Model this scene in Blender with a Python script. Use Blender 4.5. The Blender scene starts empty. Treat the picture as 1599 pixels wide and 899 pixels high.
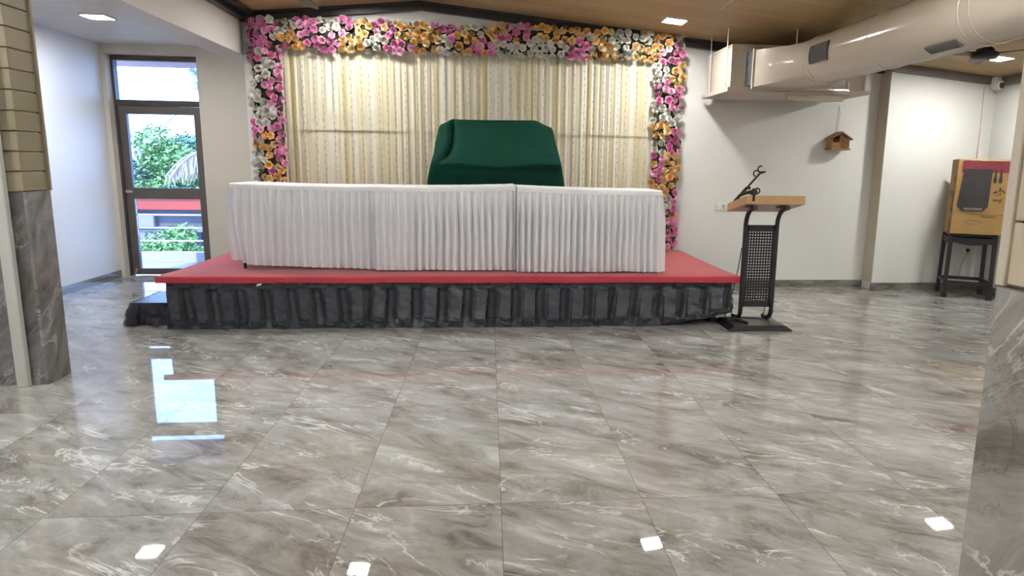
import bpy, bmesh, math, random
from mathutils import Vector, Matrix, noise
random.seed(7)
PI = math.pi
scn = bpy.context.scene
COL = scn.collection

# ------------------------------------------------------------------ materials
def new_mat(name):
    m = bpy.data.materials.new(name); m.use_nodes = True
    nt = m.node_tree
    return m, nt, nt.nodes, nt.links, nt.nodes['Principled BSDF']

def C4(c): return (c[0], c[1], c[2], 1.0)

def ramp(N, stops, interp='LINEAR'):
    r = N.new('ShaderNodeValToRGB'); r.color_ramp.interpolation = interp
    e = r.color_ramp.elements
    e[0].position, e[0].color = stops[0][0], C4(stops[0][1])
    e[1].position, e[1].color = stops[-1][0], C4(stops[-1][1])
    for p, c in stops[1:-1]:
        x = e.new(p); x.color = C4(c)
    return r

def mat(name, c, rough=.5, var=.06, scale=6., metal=0., spec=.5, bump=0., bscale=60., sheen=0., coat=0.):
    m, nt, N, L, b = new_mat(name)
    tc = N.new('ShaderNodeTexCoord')
    n = N.new('ShaderNodeTexNoise'); n.inputs['Scale'].default_value = scale; n.inputs['Detail'].default_value = 5
    L.new(tc.outputs['Object'], n.inputs['Vector'])
    lo = [max(0, v * (1 - var)) for v in c]; hi = [min(1, v * (1 + var)) for v in c]
    r = ramp(N, [(.3, lo), (.7, hi)])
    L.new(n.outputs['Fac'], r.inputs['Fac']); L.new(r.outputs['Color'], b.inputs['Base Color'])
    b.inputs['Roughness'].default_value = rough; b.inputs['Metallic'].default_value = metal
    b.inputs['Specular IOR Level'].default_value = spec
    b.inputs['Sheen Weight'].default_value = sheen
    b.inputs['Coat Weight'].default_value = coat
    if bump:
        n2 = N.new('ShaderNodeTexNoise'); n2.inputs['Scale'].default_value = bscale; n2.inputs['Detail'].default_value = 4
        L.new(tc.outputs['Object'], n2.inputs['Vector'])
        bp = N.new('ShaderNodeBump'); bp.inputs['Strength'].default_value = bump; bp.inputs['Distance'].default_value = .01
        L.new(n2.outputs['Fac'], bp.inputs['Height']); L.new(bp.outputs['Normal'], b.inputs['Normal'])
    return m

def emit(name, c, s):
    m, nt, N, L, b = new_mat(name)
    b.inputs['Base Color'].default_value = C4((.8, .8, .8))
    b.inputs['Emission Color'].default_value = C4(c); b.inputs['Emission Strength'].default_value = s
    return m

def math_node(N, L, op, a, bv=None):
    x = N.new('ShaderNodeMath'); x.operation = op
    for i, v in enumerate((a, bv)):
        if v is None: continue
        if isinstance(v, (int, float)): x.inputs[i].default_value = v
        else: L.new(v, x.inputs[i])
    return x.outputs[0]

def marble(name, tw, tl, ox, oy, axes='XY', rough=.05, angle=-.55, bright=1., grout=.0022, seed=0., ior=1.5, tint=(1., 1., 1.)):
    """polished grey-brown marble tile: per-tile shifted streaks, thin white veins, fine joints"""
    m, nt, N, L, b = new_mat(name)
    g = N.new('ShaderNodeNewGeometry'); sp = N.new('ShaderNodeSeparateXYZ'); L.new(g.outputs['Position'], sp.inputs[0])
    ux = sp.outputs[axes[0]]; uy = sp.outputs[axes[1]]
    u = math_node(N, L, 'DIVIDE', math_node(N, L, 'SUBTRACT', ux, ox), tw)
    v = math_node(N, L, 'DIVIDE', math_node(N, L, 'SUBTRACT', uy, oy), tl)
    fu = math_node(N, L, 'FLOOR', u); fv = math_node(N, L, 'FLOOR', v)
    ci = N.new('ShaderNodeCombineXYZ'); L.new(fu, ci.inputs[0]); L.new(fv, ci.inputs[1]); ci.inputs[2].default_value = seed
    wn = N.new('ShaderNodeTexWhiteNoise'); wn.noise_dimensions = '3D'; L.new(ci.outputs[0], wn.inputs['Vector'])
    sc = N.new('ShaderNodeVectorMath'); sc.operation = 'SCALE'; sc.inputs['Scale'].default_value = 9.; L.new(wn.outputs['Color'], sc.inputs[0])
    cp = N.new('ShaderNodeCombineXYZ'); L.new(ux, cp.inputs[0]); L.new(uy, cp.inputs[1])
    ad = N.new('ShaderNodeVectorMath'); ad.operation = 'ADD'; L.new(cp.outputs[0], ad.inputs[0]); L.new(sc.outputs[0], ad.inputs[1])
    rot = N.new('ShaderNodeVectorRotate'); rot.rotation_type = 'Z_AXIS'; rot.inputs['Angle'].default_value = -angle; L.new(ad.outputs[0], rot.inputs['Vector'])
    st = N.new('ShaderNodeVectorMath'); st.operation = 'MULTIPLY'; st.inputs[1].default_value = (1., 2.5, 1.); L.new(rot.outputs[0], st.inputs[0])
    def nz(scale, detail, dist, rough_=.55):
        n = N.new('ShaderNodeTexNoise'); n.inputs['Scale'].default_value = scale; n.inputs['Detail'].default_value = detail
        n.inputs['Distortion'].default_value = dist; n.inputs['Roughness'].default_value = rough_; L.new(st.outputs[0], n.inputs['Vector']); return n.outputs['Fac']
    n1 = nz(2.2, 14, .55, .71)
    k = bright
    r1 = ramp(N, [(.26, (.085*k, .074*k, .062*k)), (.38, (.175*k, .160*k, .140*k)), (.46, (.265*k, .252*k, .232*k)), (.55, (.325*k, .315*k, .298*k)), (.64, (.43*k, .424*k, .41*k)), (.76, (.60*k, .598*k, .59*k))])
    L.new(n1, r1.inputs['Fac'])
    n2 = nz(1.35, 7, 1.1, .6)
    vein = math_node(N, L, 'ABSOLUTE', math_node(N, L, 'SUBTRACT', n2, .5))
    rv = ramp(N, [(0., (1, 1, 1)), (.006, (.75, .75, .75)), (.016, (0, 0, 0))]); L.new(vein, rv.inputs['Fac'])
    n3 = nz(2.3, 2, .2); rm = ramp(N, [(.45, (0, 0, 0)), (.62, (1, 1, 1))]); L.new(n3, rm.inputs['Fac'])
    vm = math_node(N, L, 'MULTIPLY', rv.outputs['Color'], rm.outputs['Color'])
    vm = math_node(N, L, 'MULTIPLY', vm, .85)
    mx = N.new('ShaderNodeMix'); mx.data_type = 'RGBA'; L.new(vm, mx.inputs['Factor']); L.new(r1.outputs['Color'], mx.inputs[6]); mx.inputs[7].default_value = C4((.68*k, .67*k, .65*k))
    # dark hairline cracks
    n4 = nz(2.6, 6, 2.2, .65)
    ck = math_node(N, L, 'ABSOLUTE', math_node(N, L, 'SUBTRACT', n4, .47))
    rc = ramp(N, [(0., (.62, .62, .62)), (.01, (.25, .25, .25)), (.02, (0, 0, 0))]); L.new(ck, rc.inputs['Fac'])
    n5 = nz(1.7, 2, 0); rm2 = ramp(N, [(.5, (0, 0, 0)), (.66, (1, 1, 1))]); L.new(n5, rm2.inputs['Fac'])
    cm = math_node(N, L, 'MULTIPLY', rc.outputs['Color'], rm2.outputs['Color'])
    n0 = nz(.75, 3, .5); rb = ramp(N, [(.36, (1.02*tint[0], 1.01*tint[1], 1.0*tint[2])), (.56, (tint[0], tint[1], tint[2])), (.72, (.86*tint[0], .82*tint[1], .77*tint[2]))]); L.new(n0, rb.inputs['Fac'])
    mb_ = N.new('ShaderNodeMix'); mb_.data_type = 'RGBA'; mb_.blend_type = 'MULTIPLY'; mb_.inputs['Factor'].default_value = 1.; L.new(mx.outputs[2], mb_.inputs[6]); L.new(rb.outputs['Color'], mb_.inputs[7])
    m2 = N.new('ShaderNodeMix'); m2.data_type = 'RGBA'; L.new(cm, m2.inputs['Factor']); L.new(mb_.outputs[2], m2.inputs[6]); m2.inputs[7].default_value = C4((.08*k, .065*k, .055*k))
    # joints
    def edge(f, w):
        fr = math_node(N, L, 'FRACT', f)
        a = math_node(N, L, 'MINIMUM', fr, math_node(N, L, 'SUBTRACT', 1., fr))
        return math_node(N, L, 'MULTIPLY', a, w)
    d = math_node(N, L, 'MINIMUM', edge(u, tw), edge(v, tl))
    j = math_node(N, L, 'LESS_THAN', d, grout)
    m3 = N.new('ShaderNodeMix'); m3.data_type = 'RGBA'; L.new(math_node(N, L, 'MULTIPLY', j, .6), m3.inputs['Factor']); L.new(m2.outputs[2], m3.inputs[6]); m3.inputs[7].default_value = C4((.13, .115, .10))
    L.new(m3.outputs[2], b.inputs['Base Color'])
    b.inputs['Roughness'].default_value = rough
    b.inputs['IOR'].default_value = ior
    return m

def planks(name, cols, axis, width, rough=.4, groove=.02, gcol=.55, stretch=(1., 12., 12.), nscale=1.6):
    """boards of `width` along world `axis` spacing, with wood streaks"""
    m, nt, N, L, b = new_mat(name)
    g = N.new('ShaderNodeNewGeometry'); sp = N.new('ShaderNodeSeparateXYZ'); L.new(g.outputs['Position'], sp.inputs[0])
    q = math_node(N, L, 'DIVIDE', sp.outputs[axis], width)
    fi = math_node(N, L, 'FLOOR', q); fr = math_node(N, L, 'FRACT', q)
    wn = N.new('ShaderNodeTexWhiteNoise'); wn.noise_dimensions = '1D'; L.new(fi, wn.inputs['W'])
    mp = N.new('ShaderNodeVectorMath'); mp.operation = 'MULTIPLY'; mp.inputs[1].default_value = stretch; L.new(g.outputs['Position'], mp.inputs[0])
    sh = N.new('ShaderNodeVectorMath'); sh.operation = 'ADD'; L.new(mp.outputs[0], sh.inputs[0])
    s2 = N.new('ShaderNodeVectorMath'); s2.operation = 'SCALE'; s2.inputs['Scale'].default_value = 5; L.new(wn.outputs['Color'], s2.inputs[0]); L.new(s2.outputs[0], sh.inputs[1])
    n = N.new('ShaderNodeTexNoise'); n.inputs['Scale'].default_value = nscale; n.inputs['Detail'].default_value = 6; L.new(sh.outputs[0], n.inputs['Vector'])
    f = math_node(N, L, 'ADD', math_node(N, L, 'MULTIPLY', n.outputs['Fac'], .7), math_node(N, L, 'MULTIPLY', wn.outputs['Value'], .3))
    r = ramp(N, [(.3, cols[0]), (.7, cols[1])]); L.new(f, r.inputs['Fac'])
    gl = math_node(N, L, 'LESS_THAN', fr, groove)
    mx = N.new('ShaderNodeMix'); mx.data_type = 'RGBA'; L.new(gl, mx.inputs['Factor']); L.new(r.outputs['Color'], mx.inputs[6])
    mx.inputs[7].default_value = C4([v * gcol for v in cols[0]])
    L.new(mx.outputs[2], b.inputs['Base Color']); b.inputs['Roughness'].default_value = rough
    bp = N.new('ShaderNodeBump'); bp.inputs['Strength'].default_value = .4; bp.inputs['Distance'].default_value = .004; bp.invert = True
    L.new(gl, bp.inputs['Height']); L.new(bp.outputs['Normal'], b.inputs['Normal'])
    return m

def glass_mat(name):
    m = bpy.data.materials.new(name); m.use_nodes = True; nt = m.node_tree; N = nt.nodes; L = nt.links; N.clear()
    o = N.new('ShaderNodeOutputMaterial'); t = N.new('ShaderNodeBsdfTransparent'); gl = N.new('ShaderNodeBsdfGlossy'); gl.inputs['Roughness'].default_value = .02
    t.inputs['Color'].default_value = (.94, .97, 1, 1)
    fz = N.new('ShaderNodeFresnel'); fz.inputs['IOR'].default_value = 1.45
    mx = N.new('ShaderNodeMixShader'); L.new(fz.outputs[0], mx.inputs[0]); L.new(t.outputs[0], mx.inputs[1]); L.new(gl.outputs[0], mx.inputs[2]); L.new(mx.outputs[0], o.inputs[0])
    return m

X0, YA = .049, 2.665
M = {}
M['floor'] = marble('floor_marble', .6, 1.2, X0, YA, 'XY', rough=.02, bright=1.14, ior=1.66, tint=(.97, 1., 1.04))
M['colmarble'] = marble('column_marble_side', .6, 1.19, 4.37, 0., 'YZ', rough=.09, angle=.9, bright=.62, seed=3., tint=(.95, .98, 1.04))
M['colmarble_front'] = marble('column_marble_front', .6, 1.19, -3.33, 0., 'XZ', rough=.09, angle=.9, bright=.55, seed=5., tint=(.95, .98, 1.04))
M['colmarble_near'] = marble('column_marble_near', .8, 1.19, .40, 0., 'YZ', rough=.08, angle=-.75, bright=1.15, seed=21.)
M['skirting'] = marble('skirting_marble', .9, .5, .3, -.1, 'XZ', rough=.12, angle=.2, bright=.62, seed=11.)
M['wall'] = mat('wall_paint', (.775, .785, .755), .55, .015, 1.2, bump=.03, bscale=180)
M['wall_aisle'] = mat('wall_paint_aisle', (.80, .81, .825), .45, .015, 1.2)  # blue of the door daylight mixed into the off-white paint
M['wall_beige'] = mat('wall_paint_beige', (.66, .61, .52), .55, .02, 1.5)
M['pillar'] = mat('pillar_paint', (.57, .52, .42), .55, .02, 1.5)  # wall colour darkened to carry the shade on the return's side
M['beam'] = mat('beam_paint', (.78, .765, .73), .5, .015, 1.2)
M['ceiling'] = planks('ceiling_wood', ((.44, .305, .15), (.56, .41, .215)), 'Y', .125, .42, .012, .78)
M['ceiling_aisle'] = planks('ceiling_pvc', ((.80, .78, .74), (.86, .84, .80)), 'Y', .1, .38, .07, .6)
M['trim'] = mat('ceiling_trim_dark', (.022, .02, .021), .4, .15, 9)
M['trim_grey'] = mat('ceiling_trim_grey', (.13, .115, .11), .45, .1, 9)
M['clad'] = mat('cladding_cream', (.235, .205, .135), .42, .08, 3, bump=.05, bscale=30)  # cream cladding darkened, the unlit left column's shade is in the colour
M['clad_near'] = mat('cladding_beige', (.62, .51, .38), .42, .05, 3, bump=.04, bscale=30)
M['clad_trim'] = mat('cladding_trim', (.66, .58, .47), .4, .04, 3)
M['pvc'] = mat('pvc_grey_white', (.52, .52, .50), .35, .04, 4)
M['frame'] = mat('aluminium_brown', (.115, .10, .088), .38, .08, 8, metal=.15)
M['frame_dark'] = mat('aluminium_dark', (.06, .052, .046), .4, .08, 8, metal=.15)
M['steel'] = mat('brushed_steel', (.6, .6, .6), .3, .05, 20, metal=.9)
M['glass'] = glass_mat('window_glass')
M['panel_on'] = emit('led_panel_glow', (1., .98, .94), 268.)
M['white_pl'] = mat('white_plastic', (.82, .82, .80), .35, .02, 5)
M['cream_paint'] = mat('duct_cream_gloss', (.60, .535, .44), .16, .025, 2.5, coat=.25)
M['ac_paint'] = mat('casing_cream', (.64, .575, .475), .3, .03, 3)
M['canvas'] = mat('canvas_blue_grey', (.07, .075, .085), .8, .3, 14, bump=.5, bscale=25)
M['grille'] = mat('grille_dark', (.045, .036, .04), .5, .15, 10)
M['grille_grey'] = mat('grille_grey', (.16, .155, .15), .5, .15, 10)
M['black'] = mat('black_powder_coat', (.016, .012, .017), .38, .2, 12)
M['black_top'] = mat('black_sheet_top', (.05, .05, .048), .32, .2, 6)
M['rubber'] = mat('black_rubber', (.012, .012, .013), .6, .2, 12)
M['oak'] = mat('lectern_wood', (.52, .315, .155), .38, .1, 5)
M['oak_under'] = mat('lectern_underside', (.50, .43, .35), .5, .06, 5)
M['bird'] = mat('birdhouse_wood', (.30, .135, .045), .5, .22, 22)
M['bird_dark'] = mat('birdhouse_inside', (.05, .025, .012), .7, .2, 10)
M['kraft'] = mat('kraft_board', (.40, .245, .085), .6, .1, 6, bump=.1, bscale=40)
M['boxred'] = mat('box_red_print', (.20, .03, .045), .45, .14, 16)
M['ink'] = mat('box_black_print', (.042, .038, .04), .5, .18, 10)
M['ink_grey'] = mat('box_grey_print', (.20, .185, .17), .5, .2, 30)
M['ink_soft'] = mat('box_olive_print', (.085, .06, .018), .6, .2, 20)
M['ink_faint'] = mat('box_faint_print', (.25, .15, .05), .6, .2, 20)
M['tape'] = mat('clear_tape_strip', (.55, .47, .36), .25, .1, 20)
M['carpet'] = mat('red_carpet', (.43, .026, .045), .75, .06, 8, bump=.12, bscale=200, sheen=.3)
M['skirt'] = mat('charcoal_satin', (.032, .037, .049), .42, .18, 7, bump=.12, bscale=18, sheen=.15)
M['skirt_step'] = mat('navy_black_cloth', (.014, .016, .025), .34, .2, 6, bump=.12, bscale=18)
M['cloth'] = mat('white_satin_cloth', (.845, .86, .895), .5, .012, 4, sheen=.15)
M['green'] = mat('dark_green_cloth', (.0042, .046, .030), .85, .1, 3, spec=.15)
M['tabletop'] = mat('table_board', (.35, .33, .3), .5, .1, 5)
M['cord'] = mat('cord_grey', (.45, .43, .39), .6, .1, 10)
M['wire_orange'] = mat('orange_wire', (.66, .33, .23), .5, .08, 10)
M['string'] = mat('fairy_wire', (.40, .385, .29), .5, .1, 10)
M['bulb'] = mat('fairy_bulb', (.22, .205, .15), .35, .2, 10)
M['rose_pink'] = mat('rose_pink_silk', (.82, .24, .50), .65, .14, 14, sheen=.3)
M['rose_orange'] = mat('rose_peach_silk', (.86, .50, .20), .65, .14, 14, sheen=.3)
M['rose_white'] = mat('rose_white_silk', (.74, .73, .66), .65, .06, 14, sheen=.2)
M['backing'] = mat('garland_backing', (.045, .035, .022), .9, .35, 14)
M['leaf_dk'] = mat('garland_leaf', (.05, .065, .025), .7, .4, 20)

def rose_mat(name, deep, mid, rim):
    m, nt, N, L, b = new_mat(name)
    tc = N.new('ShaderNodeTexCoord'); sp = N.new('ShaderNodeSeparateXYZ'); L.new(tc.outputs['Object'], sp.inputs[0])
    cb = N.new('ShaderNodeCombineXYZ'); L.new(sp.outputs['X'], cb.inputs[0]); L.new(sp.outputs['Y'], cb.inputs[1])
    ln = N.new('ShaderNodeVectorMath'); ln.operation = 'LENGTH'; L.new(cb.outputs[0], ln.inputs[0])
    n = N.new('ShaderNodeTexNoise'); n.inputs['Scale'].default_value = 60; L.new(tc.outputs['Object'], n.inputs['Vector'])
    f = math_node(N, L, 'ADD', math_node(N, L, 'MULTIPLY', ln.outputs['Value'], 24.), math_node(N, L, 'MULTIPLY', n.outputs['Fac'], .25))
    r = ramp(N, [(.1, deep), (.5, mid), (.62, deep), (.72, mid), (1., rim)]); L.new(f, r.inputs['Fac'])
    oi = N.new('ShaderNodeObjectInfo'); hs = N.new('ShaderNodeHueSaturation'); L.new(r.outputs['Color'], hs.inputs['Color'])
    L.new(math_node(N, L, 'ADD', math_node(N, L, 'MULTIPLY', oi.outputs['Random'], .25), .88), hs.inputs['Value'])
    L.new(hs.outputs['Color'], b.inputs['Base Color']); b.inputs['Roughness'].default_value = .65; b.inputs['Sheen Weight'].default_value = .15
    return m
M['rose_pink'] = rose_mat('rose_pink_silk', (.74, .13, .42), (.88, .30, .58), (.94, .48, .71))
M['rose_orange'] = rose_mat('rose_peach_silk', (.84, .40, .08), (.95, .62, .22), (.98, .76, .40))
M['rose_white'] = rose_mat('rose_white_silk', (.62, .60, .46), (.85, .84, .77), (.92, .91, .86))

def curtain_mat():
    m, nt, N, L, b = new_mat('cream_curtain')
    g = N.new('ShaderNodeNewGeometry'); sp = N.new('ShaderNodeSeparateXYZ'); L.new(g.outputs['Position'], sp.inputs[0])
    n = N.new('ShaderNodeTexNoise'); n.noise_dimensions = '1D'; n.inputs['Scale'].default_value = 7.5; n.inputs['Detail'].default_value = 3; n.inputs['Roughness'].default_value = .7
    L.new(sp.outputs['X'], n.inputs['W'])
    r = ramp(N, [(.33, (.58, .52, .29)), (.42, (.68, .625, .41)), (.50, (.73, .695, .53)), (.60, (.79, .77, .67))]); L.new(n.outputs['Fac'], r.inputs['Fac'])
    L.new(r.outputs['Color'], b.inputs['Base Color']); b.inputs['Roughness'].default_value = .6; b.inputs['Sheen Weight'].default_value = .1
    return m
M['curtain'] = curtain_mat()
# outside
M['balcony'] = mat('balcony_tile', (.24, .23, .24), .5, .05, 3)
M['kerb'] = mat('balcony_kerb', (.32, .32, .35), .6, .05, 3)
M['soffit'] = mat('pink_soffit', (.40, .265, .26), .6, .04, 2)
M['leafA'] = mat('leaf_bright', (.13, .27, .085), .6, .35, 1.2)
M['leafB'] = mat('leaf_mid', (.075, .18, .11), .6, .35, 1.2)
M['leafC'] = mat('palm_leaf', (.12, .20, .14), .6, .3, 1.2)
M['straw'] = mat('dry_frond', (.30, .255, .19), .7, .15, 2)
M['bark'] = mat('bark', (.22, .17, .13), .8, .2, 6)
M['red_band'] = mat('red_fascia', (.30, .04, .022), .5, .05, 2)
M['roof_blue'] = mat('roof_sheet_blue', (.14, .16, .26), .5, .08, 2)
M['shop'] = mat('shop_wall', (.085, .082, .10), .7, .2, .8)
M['shop_dark'] = mat('shop_opening', (.06, .06, .08), .6, .3, 1)
M['shop_pale'] = mat('shop_shutter', (.19, .18, .19), .6, .1, 1)
M['road'] = mat('pale_road', (.26, .25, .24), .8, .08, .5)

# ------------------------------------------------------------------ mesh builder
class MB:
    def __init__(s): s.v = []; s.f = []; s.mi = []; s.smooth = False
    def quad(s, a, b, c, d, mi=0):
        i = len(s.v); s.v += [Vector(a), Vector(b), Vector(c), Vector(d)]; s.f.append((i, i+1, i+2, i+3)); s.mi.append(mi); return s
    def poly(s, pts, mi=0):
        i = len(s.v); s.v += [Vector(p) for p in pts]; s.f.append(tuple(range(i, i+len(pts)))); s.mi.append(mi); return s
    def hexa(s, p, mi=0):
        """8 points: bottom ring 0-3, top ring 4-7"""
        i = len(s.v); s.v += [Vector(q) for q in p]
        for f in ((3, 2, 1, 0), (4, 5, 6, 7), (0, 1, 5, 4), (1, 2, 6, 5), (2, 3, 7, 6), (3, 0, 4, 7)):
            s.f.append(tuple(i+k for k in f)); s.mi.append(mi)
        return s
    def box(s, x0, x1, y0, y1, z0, z1, mi=0):
        return s.hexa([(x0, y0, z0), (x1, y0, z0), (x1, y1, z0), (x0, y1, z0), (x0, y0, z1), (x1, y0, z1), (x1, y1, z1), (x0, y1, z1)], mi)
    def bar(s, a, b, w, h=None, up=(0, 0, 1), mi=0):
        a, b = Vector(a), Vector(b); h = h or w; d = (b-a).normalized(); u = Vector(up)
        if abs(d.dot(u)) > .98: u = Vector((0, 1, 0))
        r = d.cross(u).normalized(); u = r.cross(d)
        p = []
        for q in (a, b):
            p += [q - r*w/2 - u*h/2, q + r*w/2 - u*h/2, q + r*w/2 + u*h/2, q - r*w/2 + u*h/2]
        return s.hexa(p, mi)
    def grid(s, rows, closed=False, mi=0):
        i = len(s.v); n = len(rows[0])
        for r in rows: s.v += [Vector(p) for p in r]
        for j in range(len(rows)-1):
            for k in range(n if closed else n-1):
                k2 = (k+1) % n
                s.f.append((i+j*n+k, i+j*n+k2, i+(j+1)*n+k2, i+(j+1)*n+k)); s.mi.append(mi)
        return s
    def cap(s, ring, mi=0, flip=False):
        r = list(ring); 
        if flip: r.reverse()
        return s.poly(r, mi)
    def tube(s, pts, r, n=10, caps=True, mi=0):
        pts = [Vector(p) for p in pts]; rad = r if isinstance(r, (list, tuple)) else [r]*len(pts)
        rings = []; prev = None
        for i, p in enumerate(pts):
            t = (pts[min(i+1, len(pts)-1)] - pts[max(i-1, 0)]).normalized()
            if prev is None:
                u = Vector((0, 0, 1)) if abs(t.z) < .9 else Vector((1, 0, 0))
                prev = (u - t*u.dot(t)).normalized()
            else: prev = (prev - t*prev.dot(t)).normalized()
            w = t.cross(prev)
            rings.append([p + (prev*math.cos(2*PI*k/n) + w*math.sin(2*PI*k/n))*rad[i] for k in range(n)])
        s.grid(rings, True, mi)
        if caps: s.cap(rings[0], mi, True); s.cap(rings[-1], mi)
        return s
    def lathe(s, prof, c, n=24, axis='Z', mi=0):
        rings = []
        for r, h in prof:
            ring = []
            for k in range(n):
                a = 2*PI*k/n; x, y = r*math.cos(a), r*math.sin(a)
                ring.append((c[0]+x, c[1]+y, c[2]+h) if axis == 'Z' else (c[0]+x, c[1]+h, c[2]+y))
            rings.append(ring)
        s.grid(rings, True, mi); s.cap(rings[0], mi, True); s.cap(rings[-1], mi)
        return s
    def prism(s, poly, y0, y1, mi=0):
        """polygon in XZ extruded along Y"""
        a = [(x, y0, z) for x, z in poly]; b = [(x, y1, z) for x, z in poly]
        s.poly(a, mi); s.poly(b[::-1], mi)
        n = len(poly)
        for k in range(n): s.quad(a[k], b[k], b[(k+1) % n], a[(k+1) % n], mi)
        return s
    def xform(s, fn): s.v = [Vector(fn(p)) for p in s.v]; return s

def mesh_from(name, mb, mats, origin, bevel=0., smooth=False, weld=True):
    me = bpy.data.meshes.new(name)
    me.from_pydata([tuple(p - origin) for p in mb.v], [], mb.f)
    for m in mats: me.materials.append(m)
    for p, mi in zip(me.polygons, mb.mi): p.material_index = mi
    bm = bmesh.new(); bm.from_mesh(me)
    if weld: bmesh.ops.remove_doubles(bm, verts=bm.verts, dist=1e-5)
    bmesh.ops.recalc_face_normals(bm, faces=bm.faces)
    if bevel:
        ed = [e for e in bm.edges if len(e.link_faces) == 2 and e.calc_face_angle(0) > .6]
        bmesh.ops.bevel(bm, geom=ed, offset=bevel, segments=2, affect='EDGES', profile=.5, clamp_overlap=True)
    bm.to_mesh(me); bm.free()
    if smooth:
        for p in me.polygons: p.use_smooth = True
        try: me.set_sharp_from_angle(angle=math.radians(50))
        except Exception: pass
    return me

def world_loc(o):
    v = Vector(o.location)
    while o.parent: o = o.parent; v += Vector(o.location)
    return v

def obj(name, mb, m, parent=None, bevel=0., smooth=False, label=None, origin=None):
    mats = [M[x] if isinstance(x, str) else x for x in (m if isinstance(m, (list, tuple)) else [m])]
    if origin is None:
        xs = [p.x for p in mb.v]; ys = [p.y for p in mb.v]; zs = [p.z for p in mb.v]
        origin = Vector(((min(xs)+max(xs))/2, (min(ys)+max(ys))/2, min(zs)))
    origin = Vector(origin)
    o = bpy.data.objects.new(name, mesh_from(name, mb, mats, origin, bevel, smooth))
    COL.objects.link(o)
    if parent: o.parent = parent; o.location = origin - world_loc(parent)
    else: o.location = origin
    if label: o['label'] = label
    return o

def tag(o, label, cat, group=None, kind=None):
    o['label'] = label; o['category'] = cat
    if group: o['group'] = group
    if kind: o['kind'] = kind
    return o

def thing(name, loc, label, cat, group=None):
    o = bpy.data.objects.new(name, None); o.empty_display_size = .1; COL.objects.link(o); o.location = loc
    return tag(o, label, cat, group)

def copy_tree(o, parent=None):
    c = o.copy(); COL.objects.link(c)
    if parent: c.parent = parent
    for ch in list(o.children): copy_tree(ch, c)
    return c

def struct(name, mb, m, parent=None, **k):
    o = obj(name, mb, m, parent, **k); o['kind'] = 'structure'; return o

def nz(*a): return noise.noise(Vector(a))

# ------------------------------------------------------------------ room shell
YW, YR, YB, YD = 7.76, 7.55, 8.50, 8.66        # stage wall, right return, aisle back wall, door plane
XL, XR, XB0, XB1 = -4.36, 5.77, -2.82, -2.55   # aisle wall, right wall, beam
YF = -5.5
RX, RZ, SL = -.705, 3.063, .0955
def cz(x): return RZ - SL*abs(x-RX)

struct('floor', MB().box(XL-.1, XR+.1, YF, YD+.05, -.12, 0), 'floor')
mb = MB(); mb.hexa([(RX, YF, RZ), (XR+.1, YF, cz(XR+.1)), (XR+.1, YW+.1, cz(XR+.1)), (RX, YW+.1, RZ), (RX, YF, RZ+.06), (XR+.1, YF, cz(XR+.1)+.06), (XR+.1, YW+.1, cz(XR+.1)+.06), (RX, YW+.1, RZ+.06)])
mb.hexa([(XB1, YF, cz(XB1)), (RX, YF, RZ), (RX, YW+.1, RZ), (XB1, YW+.1, cz(XB1)), (XB1, YF, cz(XB1)+.06), (RX, YF, RZ+.06), (RX, YW+.1, RZ+.06), (XB1, YW+.1, cz(XB1)+.06)])
struct('ceiling', mb, 'ceiling')
struct('ceiling_aisle', MB().box(XL, XB0, YF, YB, 2.665, 2.73), 'ceiling_aisle')
struct('beam', MB().box(XB0, XB1, YF, YB, 2.475, 3.0), 'beam', bevel=.004)
struct('wall_left', MB().box(XL-.12, XL, YF, YB+.25, 0, 2.75), 'wall_aisle')
struct('wall_right', MB().box(XR, XR+.12, YF, YW+.2, 0, 2.6), 'wall')
struct('wall_front', MB().box(XL-.1, XR+.1, YF-.12, YF, 0, 3.15), 'wall')
struct('wall_back', MB().prism([(XB1, 0), (4.5, 0), (4.5, cz(4.5)+.02), (RX, RZ+.02), (XB1, cz(XB1)+.02)], YW, YW+.12), 'wall')
struct('wall_back_right', MB().prism([(4.5, 0), (XR, 0), (XR, cz(XR)+.02), (4.5, cz(4.5)+.02)], YR, YW+.12), ['wall'])
struct('wall_pillar_face', MB().box(4.494, 4.5, YR, YW, 0.085, cz(4.5)-.02), 'pillar')  # thin added sheet with the side face's shade as its colour
DX0, DX1, DZ = -4.308, -3.322, 2.555
mb = MB(); mb.box(XL, DX0, YB, YD+.05, 0, 2.72); mb.box(DX1, XB1, YB, YD+.05, 0, 2.72); mb.box(DX0, DX1, YB, YD+.05, DZ, 2.72)
struct('wall_back_aisle', mb, 'wall_beige')
struct('wall_aisle_return', MB().box(XB1, XB1+.1, YW+.12, YD+.05, 0, 2.95), 'wall')
# skirting tiles
struct('baseboard_back', MB().box(2.25, 4.49, YW-.012, YW, 0, .085), 'skirting', bevel=.002)
struct('baseboard_right_return', MB().box(4.482, XR, YR-.012, YR, 0, .085), 'skirting', bevel=.002)
struct('baseboard_right', MB().box(XR-.012, XR, YF, YR-.012, 0, .085), 'skirting', bevel=.002)
struct('baseboard_left', MB().box(XL, XL+.012, YF, YB, 0, .085), 'skirting', bevel=.002)
struct('baseboard_aisle', MB().box(DX1+.01, XB1-.01, YB-.012, YB, 0, .085), 'skirting', bevel=.002)
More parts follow.
